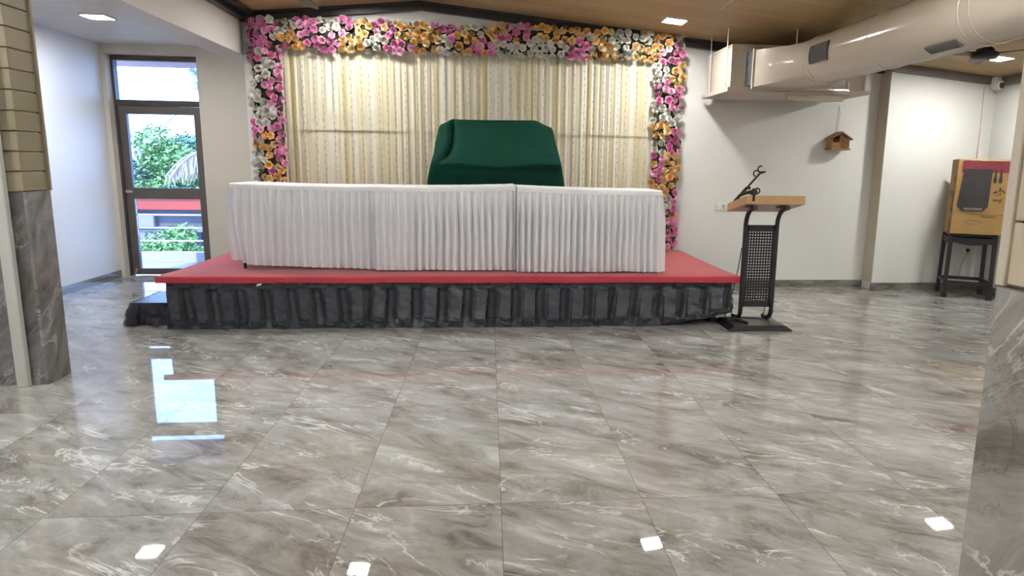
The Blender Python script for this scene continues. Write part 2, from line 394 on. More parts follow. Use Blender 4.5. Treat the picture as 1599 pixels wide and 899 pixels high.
# dark ceiling trims
def sloped(x0, x1, y0, y1, dz0, dz1, mbx=None):
    mbx = mbx or MB()
    return mbx.hexa([(x0, y0, cz(x0)-dz0), (x1, y0, cz(x1)-dz0), (x1, y1, cz(x1)-dz0), (x0, y1, cz(x0)-dz0), (x0, y0, cz(x0)-dz1), (x1, y0, cz(x1)-dz1), (x1, y1, cz(x1)-dz1), (x0, y1, cz(x0)-dz1)])
mb = sloped(XB1, RX, YW-.07, YW, .085, .0); sloped(RX, 4.5, YW-.07, YW, .085, .0, mb); sloped(XB1, RX, YW-.1, YW-.07, .03, .0, mb); sloped(RX, 4.5, YW-.1, YW-.07, .03, .0, mb)
struct('trim_1', mb, 'trim')
struct('trim_2', sloped(4.43, XR, YR-.06, YR, .085, .0), 'trim_grey')
struct('trim_3', MB().box(XR-.06, XR, YF, YR-.06, cz(XR)-.095, cz(XR)), 'trim_grey')
mb = MB().box(XB1, XB1+.07, YF, YW-.1, cz(XB1)-.07, cz(XB1)); mb.box(XB1+.07, XB1+.16, YF, YW-.1, cz(XB1)-.02, cz(XB1)+.005)
struct('trim_4', mb, 'trim')
mb = MB(); mb.hexa([(2.055, 3, cz(2.055)-.006), (2.07, 3, cz(2.07)-.006), (2.07, 6.35, cz(2.07)-.006), (2.055, 6.35, cz(2.055)-.006), (2.055, 3, cz(2.055)+.01), (2.07, 3, cz(2.07)+.01), (2.07, 6.35, cz(2.07)+.01), (2.055, 6.35, cz(2.055)+.01)])
struct('trim_5', mb, 'clad_trim')

# ------------------------------------------------------------------ door
root = bpy.data.objects.new('door_1', None); COL.objects.link(root); root.location = (-3.82, YD, 0); root['kind'] = 'structure'
fx0, fx1 = DX0-.048, DX1+.03
mb = MB(); y0, y1 = YD-.05, YD+.03
mb.box(fx0, fx0+.075, y0, y1, 0, DZ); mb.box(fx1-.075, fx1, y0, y1, 0, DZ); mb.box(fx0+.075, fx1-.075, y0, y1, DZ-.055, DZ); mb.box(fx0+.075, fx1-.075, y0, y1, 1.995, 2.06)
obj('door_frame', mb, 'frame_dark', root, bevel=.004)
lx0, lx1 = fx0+.08, fx1-.08; gx0, gx1 = -4.19, -3.44
mb = MB(); y0, y1 = YD-.04, YD+.015
mb.box(lx0, gx0, y0, y1, .012, 1.99); mb.box(gx1, lx1, y0, y1, .012, 1.99)
for a, b in ((1.902, 1.99), (.923, 1.052), (.012, .085)): mb.box(gx0, gx1, y0, y1, a, b)
obj('door_leaf', mb, 'frame', root, bevel=.004)
for z0, z1, xa, xb in ((1.052, 1.902, gx0, gx1), (.085, .923, gx0, gx1), (2.06, DZ-.055, fx0+.075, fx1-.075)):
    obj('glass_pane', MB().box(xa, xb, YD-.012, YD-.006, z0, z1), 'glass', root)
mb = MB().box(-4.265, -4.185, YD-.075, YD-.06, .995, 1.02); mb.box(-4.26, -4.24, YD-.065, YD-.04, .99, 1.025)
obj('door_handle', mb, 'steel', root, bevel=.003)
mb = MB().lathe([(.0, -.012), (.014, -.012), (.018, 0)], (-4.23, YD-.04, .07), 14, 'Y'); mb.tube([(-4.23, YD-.045, .07), (-4.235, YD-.06, .04), (-4.23, YD-.06, .025)], .007, 8)
obj('floor_bolt', mb, 'steel', root, smooth=True)

# ------------------------------------------------------------------ columns (structure)
root = bpy.data.objects.new('column_left', None); COL.objects.link(root); root.location = (-3.2, 4.5, 0); root['kind'] = 'structure'
CX, CY0, CY1 = -2.735, 4.38, 4.615
obj('column_core', MB().box(-3.9, CX-.02, CY0+.02, CY1-.01, 0, 2.93), 'beam', root)
obj('marble_slab', MB().box(CX-.02, CX, CY0, CY1, 0, 1.19), 'colmarble', root, bevel=.002)
obj('marble_slab', MB().box(-3.9, CX-.02, CY0, CY0+.02, 0, 1.19), 'colmarble_front', root, bevel=.002)
mb = MB(); z = 1.192
while z < 2.9:
    mb.box(CX-.05, CX-.002, CY0-.012, CY1-.02, z+.003, min(z+.114, 2.93)); mb.box(-3.9, CX-.05, CY0-.012, CY0+.02, z+.003, min(z+.114, 2.93)); z += .117
obj('cladding', mb, 'clad', root, bevel=.004)
obj('corner_trim', MB().box(CX-.03, CX+.012, CY1-.02, CY1, 1.192, 2.93), 'clad', root, bevel=.002)

root = bpy.data.objects.new('column_right', None); COL.objects.link(root); root.location = (1.2, .9, 0); root['kind'] = 'structure'
KX, KY = .948, 1.176
obj('column_core', MB().box(KX+.022, 1.42, .42, KY-.006, 0, 2.84), 'beam', root)
obj('marble_slab', MB().box(KX, KX+.022, .4, KY, 0, 1.19), 'colmarble_near', root, bevel=.0015)
mb = MB(); z = 1.195
while z < 2.8:
    mb.box(KX, KX+.02, .4, KY-.024, z+.0015, min(z+.1155, 2.84)); z += .117
obj('cladding', mb, 'clad_near', root, bevel=.003)
obj('corner_trim', MB().box(KX-.004, KX+.022, KY-.022, KY+.001, 1.192, 2.84), 'clad_trim', root, bevel=.002)

# conduit by the left column
tag(obj('conduit_pipe', MB().box(-2.888, -2.822, 4.325, 4.367, 0, 2.93), 'pvc', bevel=.006), 'tall grey white plastic conduit running down the dark marble column at the left', 'conduit')

# ------------------------------------------------------------------ ceiling lights
def make_light(x, y, zc, slope, label, first=None):
    ang = math.atan(slope)
    if first is None:
        t = thing('ceiling_light', (0, 0, 0), label, 'ceiling light', 'square led ceiling lights')
        s, w = .112, .1
        mb = MB()
        for a in (((-s, -w), (-s, s)), ((w, s), (-s, s))): mb.box(a[0][0], a[0][1], a[1][0], a[1][1], -.016, .012)
        mb.box(-w, w, -s, -w, -.016, .012); mb.box(-w, w, w, s, -.016, .012)
        obj('light_frame', mb, 'white_pl', t, bevel=.002)
        obj('diffuser', MB().box(-w, w, -w, w, -.012, .008), 'panel_on', t)
    else:
        t = copy_tree(first); t['label'] = label
    t.location = (x, y, zc); t.rotation_euler = (0, ang, 0)
    return t
L0 = make_light(1.83, 6.96, cz(1.83), SL, 'square white led light in the brown ceiling above the right end of the flower arch')
make_light(5.03, 6.62, cz(5.03), SL, 'square white led light in the ceiling beside the black fan at the right', L0)
make_light(-3.53, 6.92, 2.663, 0, 'square white led light in the white plank ceiling before the glass door', L0)
make_light(-1.42, 6.97, cz(-1.42), -SL, 'square white led light in the brown ceiling left of the ridge', L0)
for y, nm in ((3.7, 'second'), (.6, 'third'), (-2.6, 'fourth')):
    for x, w in ((-3.53, 'aisle ceiling'), (-1.42, 'slope left of the ridge'), (1.83, 'slope right of the ridge'), (5.03, 'slope near the right wall')):
        make_light(x, y, 2.663 if x < -3 else cz(x), 0 if x < -3 else (-SL if x < RX else SL), 'square white led light, %s row from the stage, %s' % (nm, w), L0)

# ------------------------------------------------------------------ ceiling fans
def make_fan(x, y, zc, zm, rot, label):
    t = thing('ceiling_fan', (x, y, zm), label, 'fan')
    obj('canopy', MB().lathe([(.045, zc-zm-.005), (.05, zc-zm-.04), (.075, .05), (.08, .025)], (x, y, zm), 24), 'black', t, smooth=True)
    obj('motor', MB().lathe([(.08, .03), (.11, .02), (.118, -.005), (.10, -.035), (.05, -.045)], (x, y, zm), 28), 'black', t, smooth=True)
    for k in range(3):
        a = rot + k*2*PI/3; d = Vector((math.cos(a), math.sin(a), 0)); n = Vector((-d.y, d.x, 0)); c = Vector((x, y, zm))
        rows = []
        for r, w in ((.10, .03), (.2, .045), (.24, .055), (.45, .06), (.56, .05), (.6, .03)):
            rows.append([c + d*r + n*w + Vector((0, 0, .012+.007)), c + d*r + n*w + Vector((0, 0, .004+.007)), c + d*r - n*w + Vector((0, 0, .004-.007)), c + d*r - n*w + Vector((0, 0, .012-.007))])
        mb = MB().grid(rows, True); mb.cap(rows[0], 0, True); mb.cap(rows[-1])
        obj('blade', mb, 'black', t)
    return t
make_fan(4.545, 6.15, cz(4.545), 2.452, math.radians(182), 'black ceiling fan hanging near the right corner beside a square light')
make_fan(-1.41, 5.43, cz(-1.41), 2.61, math.radians(90), 'black ceiling fan over the hall, only its blade tip showing above the flower arch')

# ------------------------------------------------------------------ camera on wall, wires, switches
t = thing('security_camera', (5.70, 7.44, 2.30), 'small white security camera under the ceiling in the far right corner', 'camera')
obj('bracket', MB().box(5.655, 5.765, 7.40, 7.545, 2.36, 2.445), 'white_pl', t, bevel=.01)
obj('camera_head', MB().lathe([(.03, -.07), (.05, -.06), (.055, .0), (.045, .05)], (5.69, 7.43, 2.345), 20, 'Y'), 'white_pl', t, smooth=True)
obj('lens', MB().lathe([(.0, -.012), (.026, -.01), (.034, 0)], (5.688, 7.36, 2.343), 18, 'Y'), 'black', t, smooth=True)
mb = MB().tube([(5.615, 7.54, 2.35), (5.62, 7.542, 2.1), (5.627, 7.542, 1.9), (5.63, 7.542, 1.1), (5.635, 7.542, .55)], .0042, 6)
tag(obj('wall_wire', mb, 'wire_orange', smooth=True), 'thin orange wire running down the wall behind the printed carton', 'wire')

def switch_plate(x0, x1, y, z0, z1, label, n=3):
    t = thing('switch_plate', ((x0+x1)/2, y, z0), label, 'switch')
    obj('plate', MB().box(x0, x1, y-.012, y, z0, z1), 'white_pl', t, bevel=.003)
    w = (x1-x0)/(n+1)
    for k in range(n): obj('rocker', MB().box(x0+w*(.55+k), x0+w*(1.4+k), y-.018, y-.01, z0+.022, z1-.022), 'pvc' if k == 1 else 'white_pl', t, bevel=.002)
    return t
switch_plate(2.62, 2.81, YW, .905, .995, 'white switch plate on the wall behind the wooden top of the lectern')
t = thing('wall_socket', (5.646, YR, .455), 'small dark socket on the wall under the black stool with a thin lead', 'socket')
obj('socket_plate', MB().box(5.615, 5.675, YR-.012, YR, .45, .51), 'white_pl', t, bevel=.003)
obj('plug', MB().box(5.633, 5.66, YR-.04, YR-.01, .465, .495), 'rubber', t, bevel=.003)
obj('lead', MB().tube([(5.645, YR-.03, .47), (5.62, YR-.02, .38), (5.59, YR-.012, .28), (5.58, YR-.014, .15)], .004, 6), 'cord', t)

# ------------------------------------------------------------------ AC unit + duct
t = thing('air_handler', (3.12, 7.28, 2.14), 'cream boxed air conditioning unit hung under the ceiling by the back wall', 'air conditioner')
ux0, ux1, uy0, uy1, uz0, uz1 = 2.415, 3.83, 6.9, 7.64, 2.19, 2.6
mb = MB().box(ux0, ux1, uy0, uy1, uz0, uz1)
obj('casing', mb, 'ac_paint', t, bevel=.006)
mb = MB()
for x in (ux0-.006, ux1-.014):
    for y in (uy0-.006, uy1-.014): mb.box(x, x+.02, y, y+.02, uz0, uz1+.004)
for y in (uy0-.006, uy1-.014): mb.box(ux0, ux1, y, y+.02, uz1-.014, uz1+.006)
for x in (ux0-.006, ux1-.014): mb.box(x, x+.02, uy0, uy1, uz1-.014, uz1+.006)
obj('edge_angles', mb, 'clad_trim', t, bevel=.002)
mb = MB().box(ux0-.05, ux1+.02, uy0-.07, uy1+.04, 2.145, 2.16)
mb.box(ux0-.05, ux1+.02, uy0-.07, uy0-.06, 2.16, 2.185); mb.box(ux0-.05, ux0-.04, uy0-.07, uy1+.04, 2.16, 2.185); mb.box(ux1+.01, ux1+.02, uy0-.07, uy1+.04, 2.16, 2.185)
mb.box(ux0, ux1, uy0, uy1, 2.16, 2.19)
obj('drain_tray', mb, 'ac_paint', t, bevel=.002)
obj('support_angle', MB().box(3.05, 3.66, 6.98, 7.03, 2.09, 2.145), 'ac_paint', t, bevel=.002)
for x, y in ((ux0-.025, 7.5), (ux0-.025, 6.98), (ux1+.008, 7.5), (ux1+.008, 6.98)):
    mb = MB().tube([(x, y, 2.15), (x, y, cz(x)-.001)], .006, 8); mb.lathe([(.012, -.012), (.012, .012)], (x, y, uz1-.02), 8)
    obj('threaded_rod', mb, 'white_pl', t)
obj('refrigerant_pipe', MB().tube([(ux1-.05, 7.1, 2.52), (ux1+.05, 7.08, 2.53), (ux1+.1, 7.08, 2.49), (ux1+.1, 7.1, 2.43), (ux1+.04, 7.12, 2.40), (ux1-.04, 7.14, 2.40)], .022, 10), 'grille_grey', t, smooth=True)
obj('canvas_collar', MB().grid([[(2.565 + .015*(k % 2)*(1 if dx == 0 else -1) + dx, y, z) for dx, z in ((0, 2.20), (.98, 2.20), (.98, 2.53), (0, 2.53))] for k, y in enumerate((6.90, 6.86, 6.82, 6.78, 6.74, 6.70))], True), 'canvas', t)

t = thing('air_duct', (3.05, 4.2, 2.16), 'glossy cream round air duct under the ceiling running from the boxed unit', 'duct')
DXc, DZc, DR = 3.05, 2.376, .215
def circ(y, r, n=48): return [(DXc + r*math.cos(2*PI*k/n), y, DZc + r*math.sin(2*PI*k/n)) for k in range(n)]
mb = MB().grid([circ(6.22, DR), circ(5.2, DR), circ(4.1, DR), circ(2, DR), circ(-1, DR), circ(-4.8, DR)], True)
obj('duct_tube', mb, 'cream_paint', t, smooth=True)
mx0, mx1, mz0, mz1 = 2.57, 3.53, 2.175, 2.515
def rectring(y, f, n=48):
    out = []
    cxm, czm, hw, hh = (mx0+mx1)/2, (mz0+mz1)/2, (mx1-mx0)/2, (mz1-mz0)/2
    for k in range(n):
        a = 2*PI*k/n; c, s = math.cos(a), math.sin(a)
        q = 1/max(abs(c), abs(s))
        if f > 0 : pr = (cxm + max(-hw, min(hw, hw*c*q)), czm + max(-hh, min(hh, hh*s*q)))
        pc = (DXc + DR*c, DZc + DR*s)
        out.append((pr[0]*f + pc[0]*(1-f), y, pr[1]*f + pc[1]*(1-f)))
    return out
mb = MB().grid([rectring(6.72, 1), rectring(6.66, 1), rectring(6.5, .6), rectring(6.35, .22), rectring(6.22, .001)], True)
obj('transition', mb, 'cream_paint', t, smooth=True)
mb = MB(); e = .018
for y0, y1 in ((6.675, 6.71),):
    mb.box(mx0-e, mx1+e, y0, y1, mz0-e, mz0+.004); mb.box(mx0-e, mx1+e, y0, y1, mz1-.004, mz1+e); mb.box(mx0-e, mx0+.004, y0, y1, mz0, mz1); mb.box(mx1-.004, mx1+e, y0, y1, mz0, mz1)
obj('mouth_flange', mb, 'cream_paint', t, bevel=.002)
for y in (6.22, 6.15, 5.15, 4.13, 4.03, 2.0):
    prof = [(DR-.002, -.012), (DR+.005, -.006), (DR+.005, .006), (DR-.002, .012)]
    obj('seam_ring', MB().grid([circ(y+h, r) for r, h in prof], True), 'cream_paint', t, smooth=True)
def grille(y0, y1, a0, a1, m):
    n = 10; rows = []
    for i in range(n+1):
        a = a0 + (a1-a0)*i/n
        rows.append([(DXc + (DR+.004)*math.cos(a), y, DZc + (DR+.004)*math.sin(a)) for y in (y0, (y0+y1)/2, y1)])
    mb = MB().grid(rows)
    for i in range(n+1):
        a = a0 + (a1-a0)*i/n
        p = lambda y, r: (DXc + r*math.cos(a), y, DZc + r*math.sin(a))
        mb.bar(p(y0, DR+.009), p(y1, DR+.009), .006, .006)
    for y in (y0, y1):
        pts = [(DXc + (DR+.009)*math.cos(a0+(a1-a0)*i/n), y, DZc + (DR+.009)*math.sin(a0+(a1-a0)*i/n)) for i in range(n+1)]
        mb.tube(pts, .006, 4)
    obj('air_grille', mb, m, t)
grille(5.75, 6.07, math.radians(197), math.radians(158), 'grille')
grille(4.22, 4.52, math.radians(229), math.radians(247), 'grille_grey')
for y in (6.62, 3.6, .5):
    x, z = (2.95, 2.53) if y > 6 else (DXc, DZc+DR)
    obj('hanger_rod', MB().tube([(x, y, z), (x, y, cz(x)-.001)], .007, 8), 'white_pl', t)

# ------------------------------------------------------------------ birdhouse
t = thing('birdhouse', (3.99, 7.7, 1.61), 'small brown wooden birdhouse hanging on the wall below the air conditioning unit', 'birdhouse')
bx, bz, hw = 3.995, 1.615, .105; by0, by1 = 7.60, 7.735
mb = MB().box(bx-hw-.012, bx+hw+.012, by0-.012, by1, bz, bz+.018); mb.box(bx-hw, bx-hw+.014, by0, by1, bz+.018, bz+.135); mb.box(bx+hw-.014, bx+hw, by0, by1, bz+.018, bz+.135)
obj('house_walls', mb, 'bird', t, bevel=.002)
mb = MB().prism([(bx-hw+.01, bz+.015), (bx+hw-.01, bz+.015), (bx+hw-.01, bz+.13), (bx, bz+.185), (bx-hw+.01, bz+.13)], by1-.014, by1-.004)
obj('back_board', mb, 'bird_dark', t)
mb = MB()
for s in (-1, 1):
    a = Vector((bx, 0, bz+.205)); b = Vector((bx+s*(hw+.028), 0, bz+.125)); d = Vector((0, 0, -.016))
    ps = [a, b, b+d, a+d]
    mb.prism([(p.x, p.z) for p in ps], by0-.02, by1)
obj('roof', mb, 'bird', t, bevel=.002)
mb = MB()
for k in range(5):
    x = bx-.01+.021*k; mb.box(x, x+.009, by0, by0+.012, bz+.018, bz+.175-abs(x+.005-bx)*.7)
mb.box(bx-hw+.012, bx-.012, by0, by0+.012, bz+.018, bz+.085)
obj('front_slats', mb, 'bird', t)
obj('entrance', MB().lathe([(.0, -.004), (.02, -.004), (.02, .004)], (bx-.055, by0+.004, bz+.098), 16, 'Y'), 'bird_dark', t)
mb = MB().tube([(bx-.03, 7.68, bz+.185), (bx-.025, 7.69, bz+.3), (bx-.01, 7.70, bz+.42), (bx+.0, 7.72, bz+.50)], .0035, 6); mb.tube([(bx-.015, 7.68, bz+.195), (bx-.005, 7.69, bz+.3), (bx+.012, 7.70, bz+.42), (bx+.0, 7.72, bz+.50)], .0035, 6)
obj('hanging_cord', mb, 'cord', t)

# ------------------------------------------------------------------ stage
SX0, SX1, SY0, SY1, SZ = -2.66, 2.17, 5.86, 7.72, .445
t = thing('stage', (-.24, 6.8, 0), 'low stage with red carpet and pleated charcoal skirt along the back wall', 'stage')
mb = MB().box(SX0+.04, SX1-.04, SY0+.04, SY1, .37, .43)
obj('deck', mb, 'black', t)
for x in (-2.55, -1.3, -.1, 1.1, 2.05):
    for y in (5.98, 7.6): obj('stage_leg', MB().box(x-.025, x+.025, y-.025, y+.025, 0, .37), 'black', t)
# carpet: flat top with a soft front drop
rows = []; nx = 120
for j, (dy, z) in enumerate(((SY1, SZ), (SY0+.3, SZ), (SY0-.02, SZ), (SY0-.036, SZ-.004), (SY0-.043, SZ-.014), (SY0-.042, SZ-.055), (SY0-.036, SZ-.055), (SY0-.02, SZ-.02), (SY0+.04, SZ-.014), (SY1, SZ-.014))):
    row = []
    for i in range(nx+1):
        u = i/nx; x = SX0-.03 + (SX1-SX0+.06)*u
        if j in (2, 3, 4, 5, 6, 7): x += (-.035 if u < .02 else (.03 if u > .98 else 0))
        zz = z; yy = dy
        if j in (5, 6): zz += .006*nz(x*2.1, 3, 1) ; yy -= .006*nz(x*3, 1, 5)
        if j in (2, 3, 4): zz += .003*nz(x*1.5, 7, 1)
        row.append((x, yy, zz))
    rows.append(row)
mb = MB().grid(rows + [rows[0]])
mb.poly([r[0] for r in rows]); mb.poly([r[-1] for r in rows])
obj('carpet', mb, 'carpet', t, smooth=True)
# skirt: box pleats, gathered top, crumpled hem
def skirt_pt(s, v, k):
    """s metres along the run, v 0 top .. 1 hem -> (outward, height)"""
    H = .40
    lift = 0.
    if k == 'front': lift = max(0, (s-4.05)/.8)**1.4*.12
    z = H*(1-v) + lift*v
    per = .212 + .02*nz(s*.4, 2.2, 0)*0
    lean = .07*nz(s*.55, 9.1, 0) + (.05 if s < 1.6 else -.02) - (.06 if s > 3.7 else 0)
    q = (s - lean*v*1.0 + .012*nz(s*2.3, v*2, 4)) / per
    f = q - math.floor(q)
    body = max(0., min(1., (v-.15)/.05)) * max(0., min(1., (1.0-v)/.22))
    if f < .47: o = .010 + .026*(f/.47) + .055*(v-.15)          # raised pleat tongue
    else:
        g = (f-.47)/.53; o = -.030 + .036*g**1.6 + .009*math.sin(g*9) - .01*v
    off = o*body
    off += .010*nz(s*7, v*4, 1)*(.4+v) + .007*nz(s*19, v*9, 2)
    if v < .2: off += .013*nz(s*20 + 8*v, v*30, 3)
    if v > .78: off += .034*nz(s*8, v*15, 6)*(v-.7)/.3 + .012*nz(s*22, v*26, 8)
    off += .045*v*v + .02*math.sin(v*PI)*(nz(s*.8, 5, 5))
    return off, z + .012*nz(s*.9, 1, 7)*(1-v)
def build_skirt():
    mb = MB(); nv = 34
    run = SX1 - SX0; n = 760
    rows = []
    for j in range(nv+1):
        v = j/nv; row = []
        for i in range(n+1):
            s = run*i/n; off, z = skirt_pt(s, v, 'front')
            row.append((SX0+s, SY0-.005-off, max(.001, z)))
        rows.append(row)
    mb.grid(rows)
    for sx, sg in ((SX0, -1), (SX1, 1)):
        rows = []
        for j in range(nv+1):
            v = j/nv; row = []
            for i in range(241):
                s = 1.84*i/240; off, z = skirt_pt(s if sg < 0 else s+4.6, v, 'side')
                off *= min(1, s/.15)
                base = max(.001, z) if sg < 0 else z + .10*v*max(0, 1-s/1.2)
                row.append((sx+sg*off, SY0 + s - .005 - (.05*v*v*(1-min(1, s/.1))), base))
            rows.append(row)
        mb.grid(rows)
    return mb
obj('skirt', build_skirt(), 'skirt', t, smooth=True)
obj('paper_scrap', MB().poly([(-1.93, SY0-.05, .365), (-1.89, SY0-.055, .372), (-1.875, SY0-.055, .388), (-1.915, SY0-.052, .384)]), 'cloth', t, label='small white paper scrap caught at the top of the charcoal skirt')

# step
t = thing('stage_step', (-2.8, 6.2, 0), 'low step wrapped in black cloth at the left end of the stage', 'step')
obj('step_top', MB().box(-3.02, -2.70, 6.0, 6.55, .175, .19), 'skirt_step', t, bevel=.004)
rows = []
loop = []
for i in range(60): loop.append((-2.69 - .34*i/59, 5.985, 0, -1))
for i in range(1, 60): loop.append((-3.03, 5.985 + .57*i/59, -1, 0))
for j in range(15):
    v = j/14; row = []
    for i, (x, y, nx_, ny_) in enumerate(loop):
        o = .012*nz(i*.11, v*3, 1) + .05*v*(.5+nz(i*.05, v*2.5, 2))*math.sin(min(1, v*1.2)*PI*.62) + .010*nz(i*.3, v*7, 5)
        if i > 45 and i < 75: o += .03*math.sin(v*PI*.75)
        row.append((x + nx_*o - (.012 if 52 < i < 66 else 0)*v, y + ny_*o, .188*(1-v)+.001))
    rows.append(row)
obj('step_cloth', MB().grid(rows), 'skirt_step', t, smooth=True)

# ------------------------------------------------------------------ tables with white pleated covers
tabs = [(-2.225, -1.005, 6.20, 1.200, 1.186, 'left'), (-.998, .238, 6.12, 1.188, 1.210, 'middle'), (.247, 1.545, 6.03, 1.205, 1.184, 'right')]
lab_t = {'left': 'folding table under the left white cloth, one black leg showing below the hem', 'middle': 'folding table hidden under the middle white pleated cloth', 'right': 'folding table hidden under the right white pleated cloth'}
lab_c = {'left': 'white pleated table skirt nearest the glass door, its hem raised at the left corner', 'middle': 'middle white pleated table skirt in front of the green cloth', 'right': 'white pleated table skirt nearest the lectern, its corner beside the flower column'}
for x0, x1, yf, za, zb, nm in tabs:
    yb = yf+.62
    t = thing('folding_table', ((x0+x1)/2, (yf+yb)/2, SZ), lab_t[nm], 'table', 'folding tables on the stage')
    ztop = min(za, zb)
    obj('table_top', MB().box(x0+.02, x1-.02, yf+.02, yb-.02, ztop-.03, ztop-.006), 'tabletop', t)
    for lx in (x0+.06, x1-.06):
        for ly in (yf+.08, yb-.08):
            obj('table_leg', MB().tube([(lx, ly, SZ), (lx, ly, ztop-.03)], .014, 10), 'black', t)
    c = thing('table_cloth', ((x0+x1)/2, (yf+yb)/2, ztop), lab_c[nm], 'tablecloth', 'white pleated cloths over the stage tables')
    # top sheet with a narrow hanging band
    rows = []; n = 60
    def zt(x): return za + (zb-za)*(x-x0)/(x1-x0) + (-.008*math.sin(PI*(x-x0)/(x1-x0)))
    for (dy, dz) in ((yb, -.04), (yb+.004, 0), (yf+.01, 0), (yf-.004, -.003), (yf-.010, -.012), (yf-.012, -.045), (yf-.006, -.046)):
        rows.append([(x0 + (x1-x0)*i/n, dy + .003*nz(i*.4, dz*30, x0), zt(x0+(x1-x0)*i/n) + dz + .002*nz(i*.5, dz*9, x0+4)) for i in range(n+1)])
    mb = MB().grid(rows)
    for xe, sg in ((x0, -1), (x1, 1)):
        mb.grid([[(xe, yb, zt(xe)), (xe, yf, zt(xe))], [(xe+sg*.004, yb, zt(xe)-.045), (xe+sg*.004, yf-.008, zt(xe)-.045)]])
    obj('top_sheet', mb, 'cloth', c, smooth=True)
    # pleated skirt around left end, front, right end
    L1, L2 = .6, x1-x0; tot = L1*2+L2
    per = {'left': .070, 'middle': .061, 'right': .058}[nm]
    N_ = int(tot/.0042); rows = []; nv = 22
    hem0 = SZ+.012
    for j in range(nv+1):
        v = j/nv; row = []
        for i in range(N_+1):
            s = tot*i/N_
            ph = s/per + .40*nz(s*3.1, x0, 3) + .14*nz(s*5, v*1.6, x0+9)
            f = ph-math.floor(ph)
            kk = int(math.floor(ph)); hsh = (math.sin(kk*12.9898+x0*7)*43758.5453) % 1
            prof = math.sin(PI*f/.64)**.8 if f < .64 else -.55*math.sin(PI*(f-.64)/.36)
            amp = (.010 + .030*min(1, v*3.))*(.75+.5*hsh)
            off = amp*prof + .010*v*nz(s*2.2, v, x0+2) + .004
            off += .014*v
            if s < L1: px, py, ox, oy = x0, yf+L1-s, -1, 0
            elif s < L1+L2: px, py, ox, oy = x0+s-L1, yf, 0, -1
            else: px, py, ox, oy = x1, yf+s-L1-L2, 1, 0
            if (s < L1 and nm != 'left') or (s > L1+L2 and nm != 'right'): off = .001
            # soft corners
            ztp = zt(min(max(px, x0), x1)) - .03
            hem = hem0 + .006*nz(s*4, 7, x0) + .004*prof
            if nm == 'left':
                u = (px-x0)/(x1-x0); hem += .042*(1-u)**1.3
                d = max(0, 1-(px-x0)/.13)
                if s >= L1 and d > 0: hem += 0.03*d*d; py += .05*v**3*d
                if s < L1: hem += .03 + .05*min(1, (L1-s)/.3); off += .03*math.sin(v*PI)*min(1, (L1-s)/.1) - .02*v**3
                if nm == 'left' and s >= L1: px_shift = .05*v**4*d; px += px_shift
            if nm == 'right' and px > x1-.02: hem -= .004
            z = ztp*(1-v) + hem*v
            row.append((px+ox*off, py+oy*off, z))
        rows.append(row)
    obj('pleated_skirt', MB().grid(rows), 'cloth', c, smooth=True)

# ------------------------------------------------------------------ green covered object
def gl(z, hw, yf, yb, n=144):
    loop = []
    cy = (yf+yb)/2; hd = (yb-yf)/2
    for k in range(n):
        a = 2*PI*k/n; c, s = math.cos(a), math.sin(a); e = .16
        loop.append((gcx + hw*math.copysign(abs(c)**e, c), cy + hd*math.copysign(abs(s)**e, s), z))
    return loop
gcx = .08
lv = [(.45, .80, 6.98, 7.46), (.8, .755, 6.99, 7.45), (1.1, .712, 7.0, 7.45), (1.25, .69, 7.0, 7.44), (1.335, .672, 6.99, 7.43), (1.375, .662, 6.965, 7.43), (1.40, .655, 6.955, 7.43), (1.425, .65, 6.975, 7.43), (1.47, .64, 7.02, 7.43), (1.56, .625, 7.10, 7.43), (1.66, .61, 7.185, 7.43), (1.75, .597, 7.25, 7.43), (1.795, .588, 7.285, 7.42), (1.81, .575, 7.31, 7.40)]
def lerp_levels(nn):
    out = []
    for i in range(nn+1):
        tt = i/nn*(len(lv)-1); k = min(int(tt), len(lv)-2); f = tt-k
        out.append(tuple(lv[k][q]*(1-f)+lv[k+1][q]*f for q in range(4)))
    return out
rows = []
for (z, hw, yf, yb) in lerp_levels(52):
    row = []
    for (x, y, zz) in gl(z, hw, yf, yb):
        front = y < (yf+yb)/2 - .3*(yb-yf)
        u = (x-gcx)/hw
        w = .014*nz(x*4, z*3, 1) + .010*nz(x*9, z*5, 2) + .020*nz(x*2.2+z*3, z*6, 7) + (.012*nz(x*1.2, z*22, 4) if z > 1.45 else 0)
        if front:
            y -= w + .012*nz(x*2, z*1.5, 9)
            if z > 1.38:                       # deep crease falling from the top left
                cxp = -.36 - .20*max(0, (1.62-z)/.22)**1.5*.6
                d = (x-cxp)/.035
                y += .085*math.exp(-d*d)*min(1, (z-1.38)/.08)*min(1, (1.84-z)/.05)
                d2 = (x-cxp-.06)/.03; y -= .012*math.exp(-d2*d2)
            if 1.33 < z < 1.46: zz += -.035*math.exp(-((x-.03)/.22)**2)*math.sin((z-1.33)/.13*PI) + .01*nz(x*5, 2, 2)
        tb = max(0, (z-1.6)/.21)
        zz += tb*(.07*math.exp(-((x+.36)/.10)**2) + .06*math.exp(-((x+.03)/.15)**2) + .075*math.exp(-((x-.47)/.12)**2) - .038 + .004*nz(x*8, 1, 1))
        row.append((x + .012*nz(y*4, z*3, 5), y, zz))
    rows.append(row)
mb = MB().grid(rows, True)
top = rows[-1]; cen = (sum(p[0] for p in top)/len(top), sum(p[1] for p in top)/len(top), sum(p[2] for p in top)/len(top)-.004)
ins = [tuple(p[q]*.5+ (cen[q] if q else p[0])*.5 for q in range(3)) for p in top]
mb.grid([top, [(p[0], p[1]*.4+cen[1]*.6, p[2]+.004) for p in top]], True); mb.cap([(p[0], p[1]*.4+cen[1]*.6, p[2]+.004) for p in top])
tag(obj('green_drape', mb, 'green', smooth=True), 'dark green cloth draped over a tall bulky shape behind the white tables', 'cloth')

